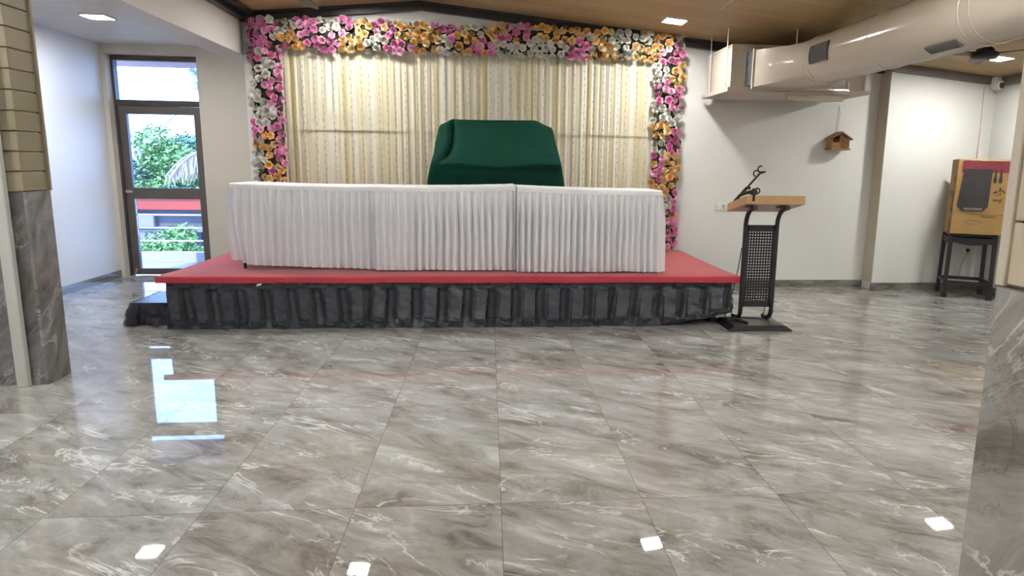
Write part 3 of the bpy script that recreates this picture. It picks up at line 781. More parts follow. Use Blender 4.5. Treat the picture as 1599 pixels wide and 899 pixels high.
# ------------------------------------------------------------------ backdrop curtain + fairy strings
t = thing('backdrop_curtain', (-.17, 7.7, SZ), 'cream and pale yellow pleated backdrop curtain inside the flower arch', 'curtain')
def curtain(z0, z1, yb):
    n = 1100; rows = []
    for z in (z1, z1-.02, (z0+z1)/2, z0+.02, z0):
        row = []
        for i in range(n+1):
            x = -2.22 + 4.12*i/n
            ph = x/.082 + .9*nz(x*2.4, 3, 8)
            y = yb - .008*math.sin(2*PI*ph) - .0025*math.sin(4.3*PI*ph+1) - .003*nz(x*14, z*1.2, 3)
            row.append((x, y, z + (.003*nz(x*6, 0, 4) if z < z0+.01 else 0)))
        rows.append(row)
    return MB().grid(rows)
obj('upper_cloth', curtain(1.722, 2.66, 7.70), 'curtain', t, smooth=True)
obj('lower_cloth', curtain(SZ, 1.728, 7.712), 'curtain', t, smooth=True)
first = None; x = -2.12; k = 0
while x < 1.86:
    if first is None:
        mb = MB().tube([(x, 7.655, 2.60), (x+.002, 7.655, 2.0), (x-.002, 7.655, 1.4), (x, 7.655, .55)], .0018, 5)
        z = 2.5; q = 0
        while z > .6:
            dx = .005*(-1)**q; mb.hexa([(x+dx-.0022, 7.648, z-.010), (x+dx+.0022, 7.648, z-.010), (x+dx+.0022, 7.656, z-.010), (x+dx-.0022, 7.656, z-.010), (x+dx-.0022, 7.648, z+.010), (x+dx+.0022, 7.648, z+.010), (x+dx+.0022, 7.656, z+.010), (x+dx-.0022, 7.656, z+.010)], 1); z -= .072; q += 1
        first = obj('fairy_light_string', mb, ['string', 'bulb']); tag(first, 'thin fairy light string hanging straight down in front of the cream backdrop curtain', 'string lights', 'fairy light strings on the backdrop'); o = first
    else:
        o = first.copy(); COL.objects.link(o)
    o.location.x = x; o.location.z = first.location.z + .0 - (.03*((k*7) % 3) if k else 0)
    x += .108 + .03*random.uniform(-1, 1); k += 1

# ------------------------------------------------------------------ flower arch
arch = thing('flower_arch', (-.17, 7.6, SZ), 'large arch of pink, peach and white artificial roses framing the cream backdrop', 'flower arch')
AX0, AX1, AZ = -2.485, 2.15, 2.86; IX0, IX1, IZ = -2.13, 1.80, 2.52
mb = MB().box(AX0+.05, IX0-.03, 7.63, 7.69, SZ, AZ-.05); mb.box(IX1+.03, AX1-.05, 7.63, 7.69, SZ+.02, AZ-.08); mb.box(IX0-.03, IX1+.03, 7.63, 7.69, IZ+.04, AZ-.06)
obj('backing_frame', mb, 'backing', arch)
def inband(x, z, m=0.):
    if not (AX0+m <= x <= AX1-m and SZ+.02+m <= z <= AZ-m+.02*math.sin(x*3)): return False
    return x < IX0-m*.3 or x > IX1+m*.3 or z > IZ+m*.3
mb = MB()
for _ in range(2600):
    x = random.uniform(AX0, AX1); z = random.uniform(SZ, AZ)
    if not inband(x, z, .03): continue
    y = random.uniform(7.55, 7.64); a = random.uniform(0, 2*PI); l = random.uniform(.02, .04); w = l*.4
    d = Vector((math.cos(a), random.uniform(-.5, .1), math.sin(a))); n = Vector((-math.sin(a), random.uniform(-.4, .4), math.cos(a)))
    c = Vector((x, y, z)); mb.quad(c-d*l, c-n*w, c+d*l, c+n*w)
fo = obj('foliage', mb, 'leaf_dk', arch); fo['kind'] = 'stuff'
def rose_mesh(name, m, seed):
    rnd = random.Random(seed); mb = MB()
    def petal(r, h0, h1, a, wid, flare, cup):
        rows = []
        for i in range(5):
            tt = i/4; row = []
            rr = r*(.2 + .8*math.sin(PI/2*min(1, tt*1.25))) + flare*tt**2.2
            hh = h0 + (h1-h0)*tt - (cup*tt**3)
            for k in range(5):
                q = (k/4-.5)*2; aa = a + q*wid*(.55+.45*math.sin(PI*min(1, tt*.8+.2)))
                edge = 1 - .10*q*q*tt
                row.append((rr*edge*math.cos(aa), rr*edge*math.sin(aa), hh - .10*r*q*q*tt))
            rows.append(row)
        mb.grid(rows)
    off = rnd.uniform(0, 6)
    for k in range(5): petal(.029, -.018, .004, off+k*2*PI/5+rnd.uniform(-.1, .1), .80, .010, .010)
    for k in range(5): petal(.025, -.012, .015, off+.6+k*2*PI/5+rnd.uniform(-.1, .1), .80, .006, .006)
    for k in range(4): petal(.018, -.008, .021, off+.2+k*2*PI/4, .88, .003, .003)
    for k in range(3): petal(.010, -.004, .024, off+k*2*PI/3, 1.1, .001, 0)
    me = mesh_from(name, mb, [m], Vector((0, 0, 0)), 0, True, weld=False)
    return me
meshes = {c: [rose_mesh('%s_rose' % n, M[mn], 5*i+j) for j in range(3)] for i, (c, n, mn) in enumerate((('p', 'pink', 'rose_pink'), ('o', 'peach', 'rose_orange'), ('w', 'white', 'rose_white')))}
names = {'p': 'pink_rose', 'o': 'peach_rose', 'w': 'white_rose'}
# colour clumps
seeds = []
tries = 0
while len(seeds) < 95 and tries < 9000:
    tries += 1
    x = random.uniform(AX0, AX1); z = random.uniform(SZ, AZ)
    if not inband(x, z, .02): continue
    if any((x-s[0])**2+(z-s[1])**2 < .18**2 for s in seeds): continue
    near = sorted(seeds, key=lambda s: (x-s[0])**2+(z-s[1])**2)[:2]
    opts = [c for c in 'ppppoooooww' if c not in [s[2] for s in near[:1]]]
    if len(near) > 1 and random.random() < .6: opts = [c for c in opts if c != near[1][2]] or opts
    seeds.append((x, z, random.choice(opts)))
pts = []; tries = 0
while tries < 60000:
    tries += 1
    x = random.uniform(AX0, AX1); z = random.uniform(SZ+.03, AZ)
    if not inband(x, z, .03): continue
    if any((x-p[0])**2+(z-p[1])**2 < .0615**2 for p in pts): continue
    s = min(seeds, key=lambda s: (x-s[0])**2+(z-s[1])**2)
    c = s[2]
    if random.random() < .05: c = random.choice('pow')
    pts.append((x, z, c))
def rose_matrix(x, z):
    # outward lean towards the band's edges
    if z > IZ: tz = ((z-(IZ+AZ)/2)/.17); tx = 0
    else: tz = 0; tx = (x-(AX0+IX0)/2)/.17 if x < 0 else (x-(AX1+IX1)/2)/.17
    if z > IZ and (x < IX0 or x > IX1): tx = (x-(AX0+IX0)/2)/.17 if x < 0 else (x-(AX1+IX1)/2)/.17
    d = Vector((tx*.55+random.uniform(-.35, .35), -1, tz*.55+random.uniform(-.35, .35))).normalized()
    y = 7.575 + .03*random.uniform(-1, 1) + .05*max(abs(tx), abs(tz))**2
    q = Vector((0, 0, 1)).rotation_difference(d)
    return Vector((x, y, z)), (q @ Matrix.Rotation(random.uniform(0, 6.28), 3, 'Z').to_quaternion()), random.uniform(1.0, 1.3)
cnt = {'p': 0, 'o': 0, 'w': 0}; rest = {'p': [], 'o': [], 'w': []}
# the visible ones first: those above the tables
pts.sort(key=lambda p: 0 if (p[1] > 1.22 or p[0] > 1.5) else 1)
for x, z, c in pts:
    loc, q, s = rose_matrix(x, z)
    if cnt[c] < 100:
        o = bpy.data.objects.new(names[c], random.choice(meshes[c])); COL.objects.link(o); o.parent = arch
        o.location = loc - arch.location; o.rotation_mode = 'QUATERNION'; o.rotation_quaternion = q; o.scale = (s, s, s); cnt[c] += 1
    else: rest[c].append((loc, q, s))
for c in 'pow':
    if not rest[c]: continue
    mb = MB()
    for loc, q, s in rest[c]:
        me = random.choice(meshes[c]); i = len(mb.v)
        mb.v += [loc + q @ (v.co*s) for v in me.vertices]
        for p in me.polygons: mb.f.append(tuple(i+k for k in p.vertices)); mb.mi.append(0)
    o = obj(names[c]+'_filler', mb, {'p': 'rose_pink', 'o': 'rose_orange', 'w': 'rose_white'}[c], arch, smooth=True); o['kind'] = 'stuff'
print('roses', cnt, {k: len(v) for k, v in rest.items()})

# ------------------------------------------------------------------ lectern
t = thing('lectern', (2.37, 5.82, 0), 'lectern with light wood top and black perforated front beside the stage', 'lectern')
bx0, bx1, by0, by1 = 2.075, 2.64, 5.575, 6.02
mb = MB().hexa([(bx0, by0, .0), (bx1, by0, .0), (bx1, by1, .0), (bx0, by1, .0), (bx0, by0, .008), (bx1, by0, .008), (bx1, by1, .008), (bx0, by1, .008)])
mb.hexa([(bx0, by0, .008), (bx1, by0, .008), (bx1, by1, .008), (bx0, by1, .008), (bx0+.05, by0+.035, .04), (bx1-.05, by0+.035, .04), (bx1-.05, by1-.035, .04), (bx0+.05, by1-.035, .04)])
obj('base_plate', mb, 'black', t, bevel=.002)
obj('base_cover', MB().box(bx0+.06, bx1-.06, by0+.045, by1-.045, .04, .043), 'black_top', t)
PXs = (2.243, 2.528)
for px in PXs:
    pts_ = []
    for k in range(7):
        a = PI/2*k/6; pts_.append((px, 5.58+.0+.22*(1-math.sin(PI/2-a))*0 + .0, 0))
    path = [(px, 5.60, 1.068), (px, 5.66, 1.058), (px, 5.72, 1.035), (px, 5.765, 1.0), (px, 5.79, .955), (px, 5.80, .90), (px, 5.80, .55), (px, 5.80, .17), (px, 5.805, .12), (px, 5.825, .085), (px, 5.86, .063), (px, 5.92, .056), (px, 5.975, .056)]
    obj('post', MB().tube(path, .0195, 14), 'black', t, smooth=True)
mb = MB(); x0, x1, z0, z1 = PXs[0]+.015, PXs[1]-.015, .175, .905; yc = 5.80
mb.box(x0, x1, yc-.012, yc+.012, z1-.05, z1); mb.box(x0, x1, yc-.012, yc+.012, z0, z0+.05); mb.box(x0, x0+.018, yc-.012, yc+.012, z0, z1); mb.box(x1-.018, x1, yc-.012, yc+.012, z0, z1)
obj('panel_frame', mb, 'black', t, bevel=.002)
mb = MB(); nc, nr = 9, 25; gx0_, gx1_, gz0, gz1 = x0+.018, x1-.018, z0+.05, z1-.05
pw, ph = (gx1_-gx0_)/nc, (gz1-gz0)/nr
# perforated sheet: square cells with octagonal holes
for i in range(nc):
    for j in range(nr):
        cx_, cz_ = gx0_+(i+.5)*pw, gz0+(j+.5)*ph; r = .006
        hole = [(cx_+r*math.cos(PI/8+k*PI/4), yc, cz_+r*math.sin(PI/8+k*PI/4)) for k in range(8)]
        sq = []
        for k in range(8):
            a = PI/8+k*PI/4; c, s = math.cos(a), math.sin(a); q = 1/max(abs(c), abs(s)); sq.append((cx_+pw/2*c*q, yc, cz_+ph/2*s*q))
        for k in range(8): mb.quad(hole[k], hole[(k+1) % 8], sq[(k+1) % 8], sq[k])
        mb.poly([(cx_-pw/2, yc, cz_-ph/2), sq[5], sq[4]]); mb.poly([(cx_+pw/2, yc, cz_-ph/2), sq[7], sq[6]]); mb.poly([(cx_+pw/2, yc, cz_+ph/2), sq[1], sq[0]]); mb.poly([(cx_-pw/2, yc, cz_+ph/2), sq[3], sq[2]])
obj('perforated_panel', mb, 'black', t)
tx0, tx1 = 2.172, 2.695; ty0, ty1 = 5.645, 6.10
zf1, zf0, zb1, zb0 = 1.168, 1.094, 1.075, 1.003
mb = MB().hexa([(tx0, ty0, zf0), (tx1, ty0, zf0), (tx1, ty1, zb0), (tx0, ty1, zb0), (tx0, ty0, zf1), (tx1, ty0, zf1), (tx1, ty1, zb1), (tx0, ty1, zb1)])
obj('lectern_top', mb, 'oak', t, bevel=.004)
mb = MB().hexa([(tx0+.012, ty0+.012, zf0-.004), (tx1-.012, ty0+.012, zf0-.004), (tx1-.012, ty1-.012, zb0-.001), (tx0+.012, ty1-.012, zb0-.001), (tx0+.012, ty0+.012, zf0), (tx1-.012, ty0+.012, zf0), (tx1-.012, ty1-.012, zb0+.003), (tx0+.012, ty1-.012, zb0+.003)])
obj('underside_panel', mb, 'oak_under', t)
for px in PXs: obj('fixing_plate', MB().box(px-.028, px+.028, ty0+.02, 5.80, 1.060, 1.084), 'black', t)

t = thing('microphone_stand', (2.2, 5.9, 1.1), 'black microphone arm with an open clip leaning up from the lectern top', 'microphone holder')
A, B_ = Vector((2.178, 5.94, 1.10)), Vector((2.375, 5.88, 1.355))
mid = A.lerp(B_, .5)
obj('sleeve', MB().tube([A, mid], .014, 10), 'rubber', t, smooth=True)
obj('rod', MB().tube([mid, B_], .009, 8), 'black', t, smooth=True)
obj('knob', MB().lathe([(.014, -.02), (.014, .02)], (mid.x+.012, mid.y, mid.z-.005), 12, 'Y'), 'rubber', t)
d = (B_-A).normalized()
def arc(c, r, a0, a1, n=12): return [Vector((c[0]+r*math.cos(a0+(a1-a0)*k/n), c[1], c[2]+r*math.sin(a0+(a1-a0)*k/n))) for k in range(n+1)]
mb = MB().tube(arc((B_.x+.002, B_.y, B_.z+.034), .026, math.radians(-60), math.radians(-290)), .007, 8); mb.tube(arc((B_.x-.035, B_.y, B_.z-.005), .026, math.radians(20), math.radians(250)), .0065, 8); mb.tube([B_, B_+Vector((.045, -.005, .012))], [.012, .007], 8)
obj('clip', mb, 'rubber', t, smooth=True)
t = thing('microphone_clip', (2.27, 5.68, 1.165), 'small black microphone clip clamped on the front edge of the lectern top', 'microphone holder')
mb = MB().tube([(2.16, 5.80, 1.155), (2.20, 5.74, 1.185), (2.245, 5.69, 1.20)], [.012, .015, .018], 10); mb.lathe([(.0, -.03), (.022, -.025), (.026, 0), (.018, .03)], (2.255, 5.68, 1.197), 14)
obj('clip_body', mb, 'rubber', t, smooth=True)
obj('jaw', MB().tube(arc((2.275, 5.675, 1.205), .022, math.radians(-80), math.radians(130)), .007, 8), 'rubber', t, smooth=True)
mb = MB().box(2.225, 2.245, 5.632, 5.643, 1.12, 1.175); mb.box(2.225, 2.245, 5.632, 5.70, 1.168, 1.182)
obj('clamp', mb, 'rubber', t, bevel=.002)

mb = MB().tube([(2.235, 5.84, .70), (2.225, 5.87, .5), (2.20, 5.90, .30), (2.165, 5.92, .12), (2.15, 5.93, .05), (2.12, 5.92, .047), (2.10, 5.86, .046)], .0045, 6); mb.tube([(2.50, 5.84, .25), (2.485, 5.85, .12), (2.475, 5.87, .047)], .004, 6); mb.tube([(2.475, 5.87, .047), (2.40, 5.9, .047), (2.3, 5.93, .047), (2.15, 5.93, .05)], .004, 6)
tag(obj('microphone_cable', mb, 'rubber', smooth=True), 'thin black cable hanging behind the lectern posts down to its base', 'cable')
mb = MB().box(2.02, 2.10, 5.78, 5.83, .0435, .075); mb.tube([(2.10, 5.80, .06), (2.13, 5.74, .058), (2.17, 5.68, .052)], [.016, .013, .012], 8); mb.tube([(2.04, 5.86, .055), (2.09, 5.80, .075), (2.15, 5.76, .056)], .010, 8)
mb.xform(lambda p: (p[0]+.10, p[1], p[2]))
tag(obj('cable_plugs', mb, 'rubber', smooth=True), 'bundle of black cable plugs on the left corner of the lectern base', 'plug')

# ------------------------------------------------------------------ stool and carton
FL, FR, BR, BLg = Vector((5.10, 7.10, 0)), Vector((5.485, 6.89, 0)), Vector((5.665, 7.27, 0)), Vector((5.28, 7.47, 0))
cen = (FL+FR+BR+BLg)/4; ZS = .725
t = thing('stool', (cen.x, cen.y, 0), 'tall black metal stool holding the printed carton in the right corner', 'stool')
U = (FR-FL).normalized(); V = (BLg-FL).normalized()
def leg_top(p): return p.lerp(cen, .04) + Vector((0, 0, ZS-.03))
for p in (FL, FR, BR, BLg):
    a = p + Vector((0, 0, .03)); b = leg_top(p)
    l = obj('leg', MB().bar(a, b, .042, .042, up=U), 'black', t, bevel=.004)
    obj('foot_cap', MB().bar(p, p+Vector((0, 0, .06)), .054, .054, up=U), 'rubber', l, bevel=.004)
mb = MB()
for a, b in ((FL, FR), (FR, BR), (BR, BLg), (BLg, FL)):
    f = .16/ZS; mb.bar(a.lerp(leg_top(a), f+.03), b.lerp(leg_top(b), f+.03), .026, .034)
obj('footrest', mb, 'black', t, bevel=.003)
mb = MB()
for a, b in ((FL, FR), (FR, BR), (BR, BLg), (BLg, FL)):
    a2, b2 = leg_top(a)-Vector((0, 0, .02)), leg_top(b)-Vector((0, 0, .02)); n = 10
    rows = []
    w = (b2-a2).normalized().cross(Vector((0, 0, 1)))*.012
    for i in range(n+1):
        q = a2.lerp(b2, i/n); drop = .045 + .035*math.sin(PI*i/n)
        rows.append([q+w, q-w, q-w-Vector((0, 0, drop)), q+w-Vector((0, 0, drop))])
    mb.grid(rows, True)
obj('apron', mb, 'black', t)
c4 = [leg_top(p) for p in (FL, FR, BR, BLg)]
c4 = [cen + Vector((0, 0, ZS-.03)) + (p - cen - Vector((0, 0, ZS-.03)))*1.09 for p in c4]
mb = MB().hexa(c4 + [p+Vector((0, 0, .03)) for p in c4])
obj('seat', mb, 'black', t, bevel=.008)

ang = math.radians(-27); u = Vector((math.cos(ang), math.sin(ang), 0)); w = Vector((-math.sin(ang), math.cos(ang), 0))
O = Vector((5.035, 7.03, ZS)); W_, D_, H_ = .60, .40, .80
def bp_(s, d, z): return O + u*s + w*d + Vector((0, 0, z))
t = thing('speaker_carton', tuple(bp_(W_/2, D_/2, 0)), 'brown cardboard carton printed with a black loudspeaker standing on the black stool', 'box')
mb = MB(); n = 12
rows = []
for j in range(n+1):
    z = H_*j/n; e = .006*nz(j*.5, 1, 1)
    ring = []
    for (s, d) in ((0, 0), (W_, 0), (W_, D_), (0, D_)):
        ring.append(bp_(s + (.012*(j/n) if s == 0 else 0) + e, d, z))
    rows.append(ring)
mb.grid(rows, True); mb.cap(rows[0], 0, True); mb.cap(rows[-1])
obj('carton_body', mb, 'kraft', t, bevel=.004)
def front(poly, m, nm, lab=None, dd=-.002):
    return obj(nm, MB().poly([bp_(s, dd, z) for s, z in poly]), m, t, label=lab)
mb = MB(); rows = []
for j in range(5):
    rows.append([bp_(.05 + (W_-.052)*i/24, -.004 - .004*abs(nz(i*.5, j*1.3, 3)), .66 + .125*j/4 + .006*nz(i*.3, j, 8)) for i in range(25)])
obj('red_print_band', MB().grid(rows), 'boxred', t, smooth=True, label='wrinkled dark red printed band along the carton top')
obj('side_red_patch', MB().poly([bp_(-.003, .01, .0), bp_(-.003, .12, .0), bp_(-.003, .12, .17), bp_(-.003, .01, .17)]), 'boxred', t, label='small red printed patch low on the carton side')
obj('side_print', MB().poly([bp_(-.003+.004, .03, .22), bp_(-.003+.004, .13, .22), bp_(.004, .13, .46), bp_(.004, .03, .46)]).poly([bp_(.005, .17, .22), bp_(.005, .27, .22), bp_(.006, .27, .46), bp_(.006, .17, .46)]).poly([bp_(.005, .06, .55), bp_(.005, .12, .55), bp_(.006, .12, .63), bp_(.006, .06, .63)]), 'ink', t)
sp = front([(.07, .70), (.335, .70), (.33, .30), (.285, .245), (.09, .245), (.035, .30)], 'ink', 'speaker_print', 'black printed picture of a loudspeaker', -.0085)
obj('speaker_grille_line', MB().poly([bp_(s, -.010, z) for s, z in [(.10, .285), (.28, .285), (.275, .262), (.105, .262)]]), 'ink_grey', sp)
mb = MB()
for s in (.365, .415):
    mb.poly([bp_(q, -.0095, z) for q, z in [(s-.009, .70), (s+.009, .70), (s+.011, .62), (s+.016, .60), (s+.016, .565), (s+.008, .55), (s-.008, .55), (s-.016, .565), (s-.016, .60), (s-.011, .62)]])
obj('microphone_print', mb, 'ink', t)
mb = MB()
def blob(s, z, a, r1, r2):
    pts_ = []
    for k in range(12):
        x, y = r1*math.cos(2*PI*k/12), r2*math.sin(2*PI*k/12); pts_.append(bp_(s + x*math.cos(a) - y*math.sin(a), -.003, z + x*math.sin(a) + y*math.cos(a)))
    mb.poly(pts_)
blob(.425, .485, 1.5, .025, .011); blob(.385, .455, .35, .026, .011); blob(.455, .465, -.9, .024, .009); blob(.43, .44, 1.2, .014, .006); blob(.405, .425, .3, .010, .005)
for k, (s, z, h) in enumerate(((.372, .375, .014), (.386, .375, .014), (.40, .375, .014), (.414, .375, .014), (.43, .372, .02), (.446, .378, .02))): blob(s, z, 1.45 if k % 2 else .9, h*.75, .005)
blob(.437, .352, .5, .022, .0045); blob(.41, .365, .05, .045, .004)
obj('emblem_print', mb, 'ink_soft', t, label='small dark leaf emblem with a word below it')
mb = MB()
mb.poly([bp_(s, -.003, z) for s, z in [(.27, .212), (W_-.02, .222), (W_-.02, .212), (.27, .202)]])
for k in range(9): mb.poly([bp_(s, -.003, z) for s, z in [(.28+.014*k, .198), (.289+.014*k, .198), (.289+.014*k, .183), (.28+.014*k, .183)]])
pts_o = [(.20+.09*math.cos(a), .125+.028*math.sin(a)) for a in [PI*k/14 for k in range(15)]]; pts_i = [(.20+.078*math.cos(a), .122+.018*math.sin(a)) for a in [PI*k/14 for k in range(14, -1, -1)]]
for k in range(14):
    mb.poly([bp_(s, -.003, z) for s, z in (pts_o[k], pts_o[k+1], pts_i[13-k], pts_i[14-k])])
mb.poly([bp_(s, -.003, z) for s, z in [(.125, .112), (.275, .112), (.275, .105), (.125, .105)]])
obj('small_print', mb, 'ink_faint', t)
mb = MB(); rows = []
for j in range(4): rows.append([bp_(.04 + (W_-.04)*i/20, -.006+.13*j/3*1., .803 + .003*nz(i*.6, j, 2)) if j else bp_(.04+(W_-.04)*i/20, -.006, .785+.004*nz(i*.7, 1, 2)) for i in range(21)])
obj('packing_tape', MB().grid(rows), 'tape', t, smooth=True)
mb = MB(); rows = []
for j in range(4): rows.append([bp_(-.02+.045*i/6 + .01*j/3, .02+.03*j, .79+.022*math.sin(PI*i/6)+.008*nz(i, j, 4)) for i in range(7)])
obj('torn_corner', MB().grid(rows), 'ink', t, smooth=True)

# ------------------------------------------------------------------ outside the door
struct('balcony_floor', MB().box(-7, -1.5, YD+.05, 9.95, -.15, -.02), 'balcony')
struct('balcony_kerb', MB().box(-7, -1.5, 9.9, 10.02, -.15, .115), 'kerb')
struct('balcony_soffit', MB().box(-7, -1.5, YD+.05, 9.72, 2.56, 2.70), 'soffit')
t = thing('balcony_railing', (-4.3, 9.96, .1), 'thin steel balcony railing outside the glass door', 'railing')
for z in (.27, .45, .63, .95): obj('rail', MB().tube([(-7, 9.96, z), (-1.5, 9.96, z)], .012 if z < .9 else .025, 8), 'steel', t, smooth=True)
for x in (-6.6, -5.62, -3.6, -2.6): obj('baluster', MB().tube([(x, 9.96, .1), (x, 9.96, .95)], .018, 8), 'steel', t, smooth=True)
struct('road', MB().box(-40, 12, 10.6, 60, -3.2, -3.05), 'road')
# shop across the street
t = thing('shop_building', (-8.5, 21.5, -3.05), 'low shop across the street with a red fascia band and dark openings', 'building')
obj('shop_walls', MB().box(-16, -2, 20.5, 24, -3.05, .2), 'shop', t)
obj('fascia', MB().box(-16.2, -1.8, 20.2, 20.5, -.02, .34), 'red_band', t, bevel=.01)
obj('roof_sheet', MB().hexa([(-16.3, 20.1, .36), (-1.7, 20.1, .36), (-1.7, 24.2, .30), (-16.3, 24.2, .30), (-16.3, 20.1, .42), (-1.7, 20.1, .42), (-1.7, 24.2, .36), (-16.3, 24.2, .36)]), 'roof_blue', t)
for x, w_, m in ((-11.3, 1.0, 'shop_dark'), (-10.1, .8, 'shop_pale'), (-9.1, .9, 'shop_dark'), (-8.0, .9, 'shop_pale'), (-7, .8, 'shop_dark')):
    obj('shop_opening', MB().box(x, x+w_, 20.44, 20.5, -2.6, -.6), m, t)
obj('sign_board', MB().box(-13.5, -9.4, 20.3, 20.44, -.5, -.2), 'shop_pale', t)
obj('door_awning', MB().box(-8.6, -6.2, 20.0, 20.44, -.62, -.55), 'roof_blue', t)

def leaf_cloud(blobs, n, size, rnd):
    mb = MB(); tot = sum(b[3]**2 for b in blobs)
    for (bx_, by_, bz_, r) in blobs:
        for _ in range(int(n*r*r/tot)):
            d = Vector((rnd.gauss(0, 1), rnd.gauss(0, 1), rnd.gauss(0, 1))).normalized()
            p = Vector((bx_, by_, bz_)) + d*r*(rnd.uniform(.55, 1.05)) ; p.z = bz_ + (p.z-bz_)*.8
            a = Vector((rnd.uniform(-1, 1), rnd.uniform(-1, 1), rnd.uniform(-.6, .6))).normalized(); b = a.cross(d + Vector((0, .2, .3))).normalized(); s = size*rnd.uniform(.6, 1.3)
            mb.quad(p-a*s, p-b*s*.5, p+a*s, p+b*s*.5)
    return mb
def tree(x, y, top, wid, mt, label, seed):
    rnd = random.Random(seed); t = thing('leafy_tree', (x, y, -3.05), label, 'tree', 'trees beyond the balcony')
    blobs = []
    for k in range(11): blobs.append((x+rnd.uniform(-1, 1)*wid, y+rnd.uniform(-.8, .8), top-.9-rnd.uniform(0, 2.6), rnd.uniform(.6, 1.15)))
    obj('crown', leaf_cloud(blobs, 9000, .085, rnd), mt, t)
    mb = MB().tube([(x, y, -3.05), (x+.1, y, -1.2), (x-.05, y, .2), (x, y, top-1.2)], [.22, .17, .13, .05], 8)
    for b in blobs[:6]: mb.tube([(x, y, max(-1, b[2]-1.1)), ((x+b[0])/2, (y+b[1])/2, b[2]-.4), (b[0], b[1], b[2])], [.08, .05, .02], 6)
    obj('trunk', mb, 'bark', t, smooth=True)
tree(-11.4, 27, 3.0, 1.4, 'leafA', 'bright green leafy tree in the middle of the glass door view', 1)
tree(-13.6, 29, 2.9, 1.3, 'leafB', 'darker green tree at the left edge of the glass door view', 2)
tree(-9.2, 28, 2.3, 1.3, 'leafB', 'blue green bushy tree behind the dry palm fronds', 3)
tree(-12.6, 23.6, .9, .9, 'leafA', 'low bright green tree in front of the others at the left', 4)
def palm(x, y, top, label, seed, mt='leafC', nf=13, fl=2.6):
    rnd = random.Random(seed); t = thing('palm_tree', (x, y, -3.05), label, 'palm tree', 'palms beyond the balcony')
    obj('trunk', MB().tube([(x+.3, y, -3.05), (x+.1, y, 0), (x, y, top)], [.2, .16, .12], 8), 'bark', t, smooth=True)
    for k in range(nf):
        a = 2*PI*k/nf + rnd.uniform(-.2, .2); el = rnd.uniform(.1, 1.0); mb = MB(); P_ = []
        for i in range(9):
            s = i/8*fl; h = s*math.sin(el) - .30*s*s*.8*math.cos(el); P_.append(Vector((x + math.cos(a)*s*math.cos(el)*1., y + math.sin(a)*s*math.cos(el), top + h)))
        mb.tube(P_, [.04-.0035*i for i in range(9)], 5)
        side = Vector((-math.sin(a), math.cos(a), 0))
        for i in range(1, 9):
            for f in (0, .33, .66):
                if i == 8 and f: break
                p = P_[i].lerp(P_[min(8, i+1)], f)
                for sg in (-1, 1):
                    L_ = .62*math.sin(PI*(.12+.8*(i+f)/9)); e_ = p + side*sg*L_*.75 + Vector((math.cos(a)*.25, math.sin(a)*.25, -.45*L_)); dd_ = (P_[min(8, i+1)]-P_[i-1]).normalized()*.045
                    mb.quad(p-dd_, p+dd_, e_+dd_*.2, e_-dd_*.2)
        obj('frond', mb, mt, t)
tree(-10.2, 25.6, 1.3, 1.1, 'leafB', 'low dark green tree just above the shop roof, right of centre', 8)
tree(-8.6, 26.0, 1.2, .9, 'leafA', 'low light green tree half hidden by the dry palm fronds', 9)
tree(-12.3, 30.5, 3.3, 1.5, 'leafB', 'tall blue green tree rising behind the bright green one', 6)
tree(-9.9, 31.5, 3.1, 1.4, 'leafA', 'tall light green tree behind the dry fronds at the right of the door view', 7)
palm(-12.1, 34, 4.1, 'tall coconut palm rising above the leafy trees in the glass door view', 11)
palm(-10.6, 36, 4.0, 'shorter coconut palm right of the tall one, behind the dry fronds', 12)
# dry drooping frond
t = thing('dry_palm_fronds', (-6.2, 15.5, -3.05), 'cluster of dry straw coloured drooping palm fronds at the right of the glass door view', 'palm fronds')
rnd = random.Random(3)
obj('stalk', MB().tube([(-5.5, 15.5, -3.05), (-5.5, 15.5, -1), (-5.6, 15.5, 1.42)], [.14, .12, .06], 8), 'bark', t)
for k in range(7):
    mb = MB(); a = PI + rnd.uniform(-.9, .9); P_ = []
    for i in range(9):
        s = i/8; P_.append(Vector((-5.6 + math.cos(a)*s*1.25, 15.5 + math.sin(a)*s*.9, 1.42 + .25*math.sin(s*2.6) - .55*s*s)))
    mb.tube(P_, .02, 5)
    for i in range(1, 9):
        for f in (0, .25, .5, .75):
            p = P_[i-1].lerp(P_[i], f); L_ = .42*math.sin(PI*(.2+.7*i/9))
            q = p + Vector((rnd.uniform(-.08, .08), rnd.uniform(-.08, .08), -L_)); mb.quad(p-Vector((.022, 0, 0)), p+Vector((.022, 0, 0)), q+Vector((.006, 0, 0)), q-Vector((.006, 0, 0)))
    obj('frond', mb, 'straw', t)
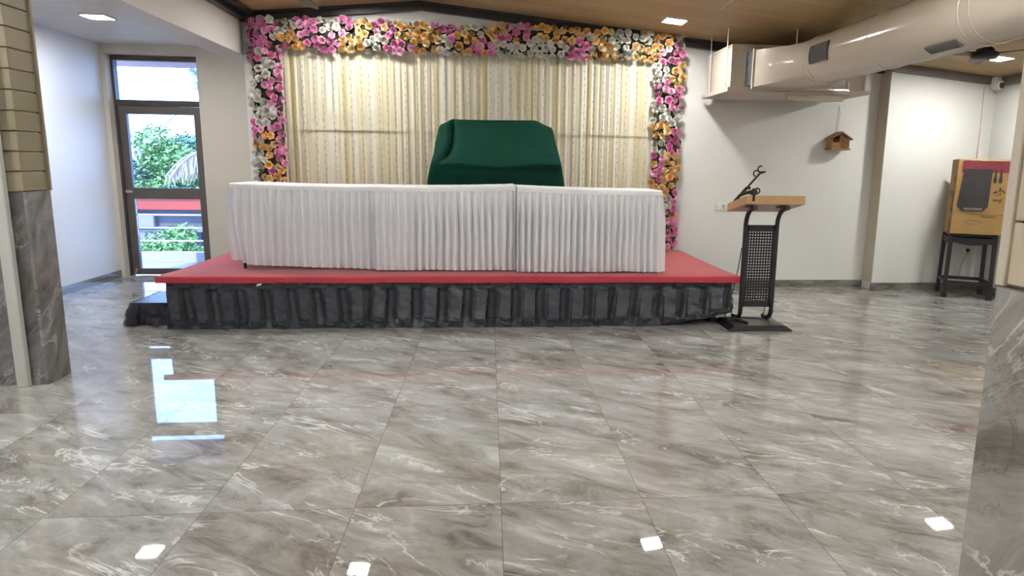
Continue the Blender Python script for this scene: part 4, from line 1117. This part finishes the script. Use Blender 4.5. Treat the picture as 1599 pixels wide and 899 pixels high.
# shrubs near the road
for k, (x, y, r, lab) in enumerate(((-7.1, 15.2, .55, 'bright green shrub below the balcony at the centre of the lower glass'), (-8.0, 15.6, .5, 'pale green shrub below the balcony at the left of the lower glass'), (-6.6, 16.4, .4, 'small green shrub below the balcony, right of the bright one'))):
    rnd = random.Random(20+k); t = thing('garden_shrub', (x, y, -3.05), lab, 'shrub', 'shrubs below the balcony')
    obj('foliage', leaf_cloud([(x+rnd.uniform(-r, r), y, -.55+rnd.uniform(-.5, .25), r*.8) for _ in range(5)], 1600, .06, rnd), 'leafA', t)
    obj('stem', MB().tube([(x, y, -3.05), (x, y, -.9)], [.07, .04], 6), 'bark', t)

# ------------------------------------------------------------------ daylight
wd = bpy.data.worlds.new('sky'); scn.world = wd; wd.use_nodes = True
bg = wd.node_tree.nodes['Background']; N, L = wd.node_tree.nodes, wd.node_tree.links
tc = N.new('ShaderNodeTexCoord'); sx = N.new('ShaderNodeSeparateXYZ'); L.new(tc.outputs['Generated'], sx.inputs[0])
r = ramp(N, [(.0, (.33, .54, 1.)), (.5, (.32, .53, 1.))]); L.new(sx.outputs['Z'], r.inputs['Fac']); L.new(r.outputs['Color'], bg.inputs['Color'])
bg.inputs['Strength'].default_value = 7.6
sl = bpy.data.lights.new('sun', 'SUN'); sl.energy = 9.; sl.angle = .02; sl.color = (1, .95, .86)
so = bpy.data.objects.new('sun', sl); COL.objects.link(so); so.rotation_euler = (math.radians(38), 0, math.radians(-20))

# ------------------------------------------------------------------ camera
R_ = Vector((0.99508388, -0.09778509, 0.01568906)); U_ = Vector((0.00202481, 0.17847296, 0.98394273)); F_ = Vector((0.099015, 0.97907379, -0.17779356))
cd = bpy.data.cameras.new('camera'); co = bpy.data.objects.new('camera', cd); COL.objects.link(co)
mw = Matrix.Identity(4)
for i in range(3): mw[i][0] = R_[i]; mw[i][1] = U_[i]; mw[i][2] = -F_[i]
mw.translation = (0, 0, 1.4); co.matrix_world = mw
cd.sensor_fit = 'HORIZONTAL'; cd.sensor_width = 36; cd.lens = 1066.57/1599*36
cd.shift_x = -(869.5-799.5)/1599; cd.clip_start = .05; cd.clip_end = 200
scn.camera = co
scn.view_settings.view_transform = 'Standard'; scn.view_settings.look = 'None'; scn.view_settings.exposure = 0.; scn.view_settings.gamma = 1.
scn.cycles.use_denoising = True
scn.cycles.max_bounces = 8; scn.cycles.diffuse_bounces = 4; scn.cycles.glossy_bounces = 4; scn.cycles.transparent_max_bounces = 12
scn.cycles.sample_clamp_indirect = 8.0
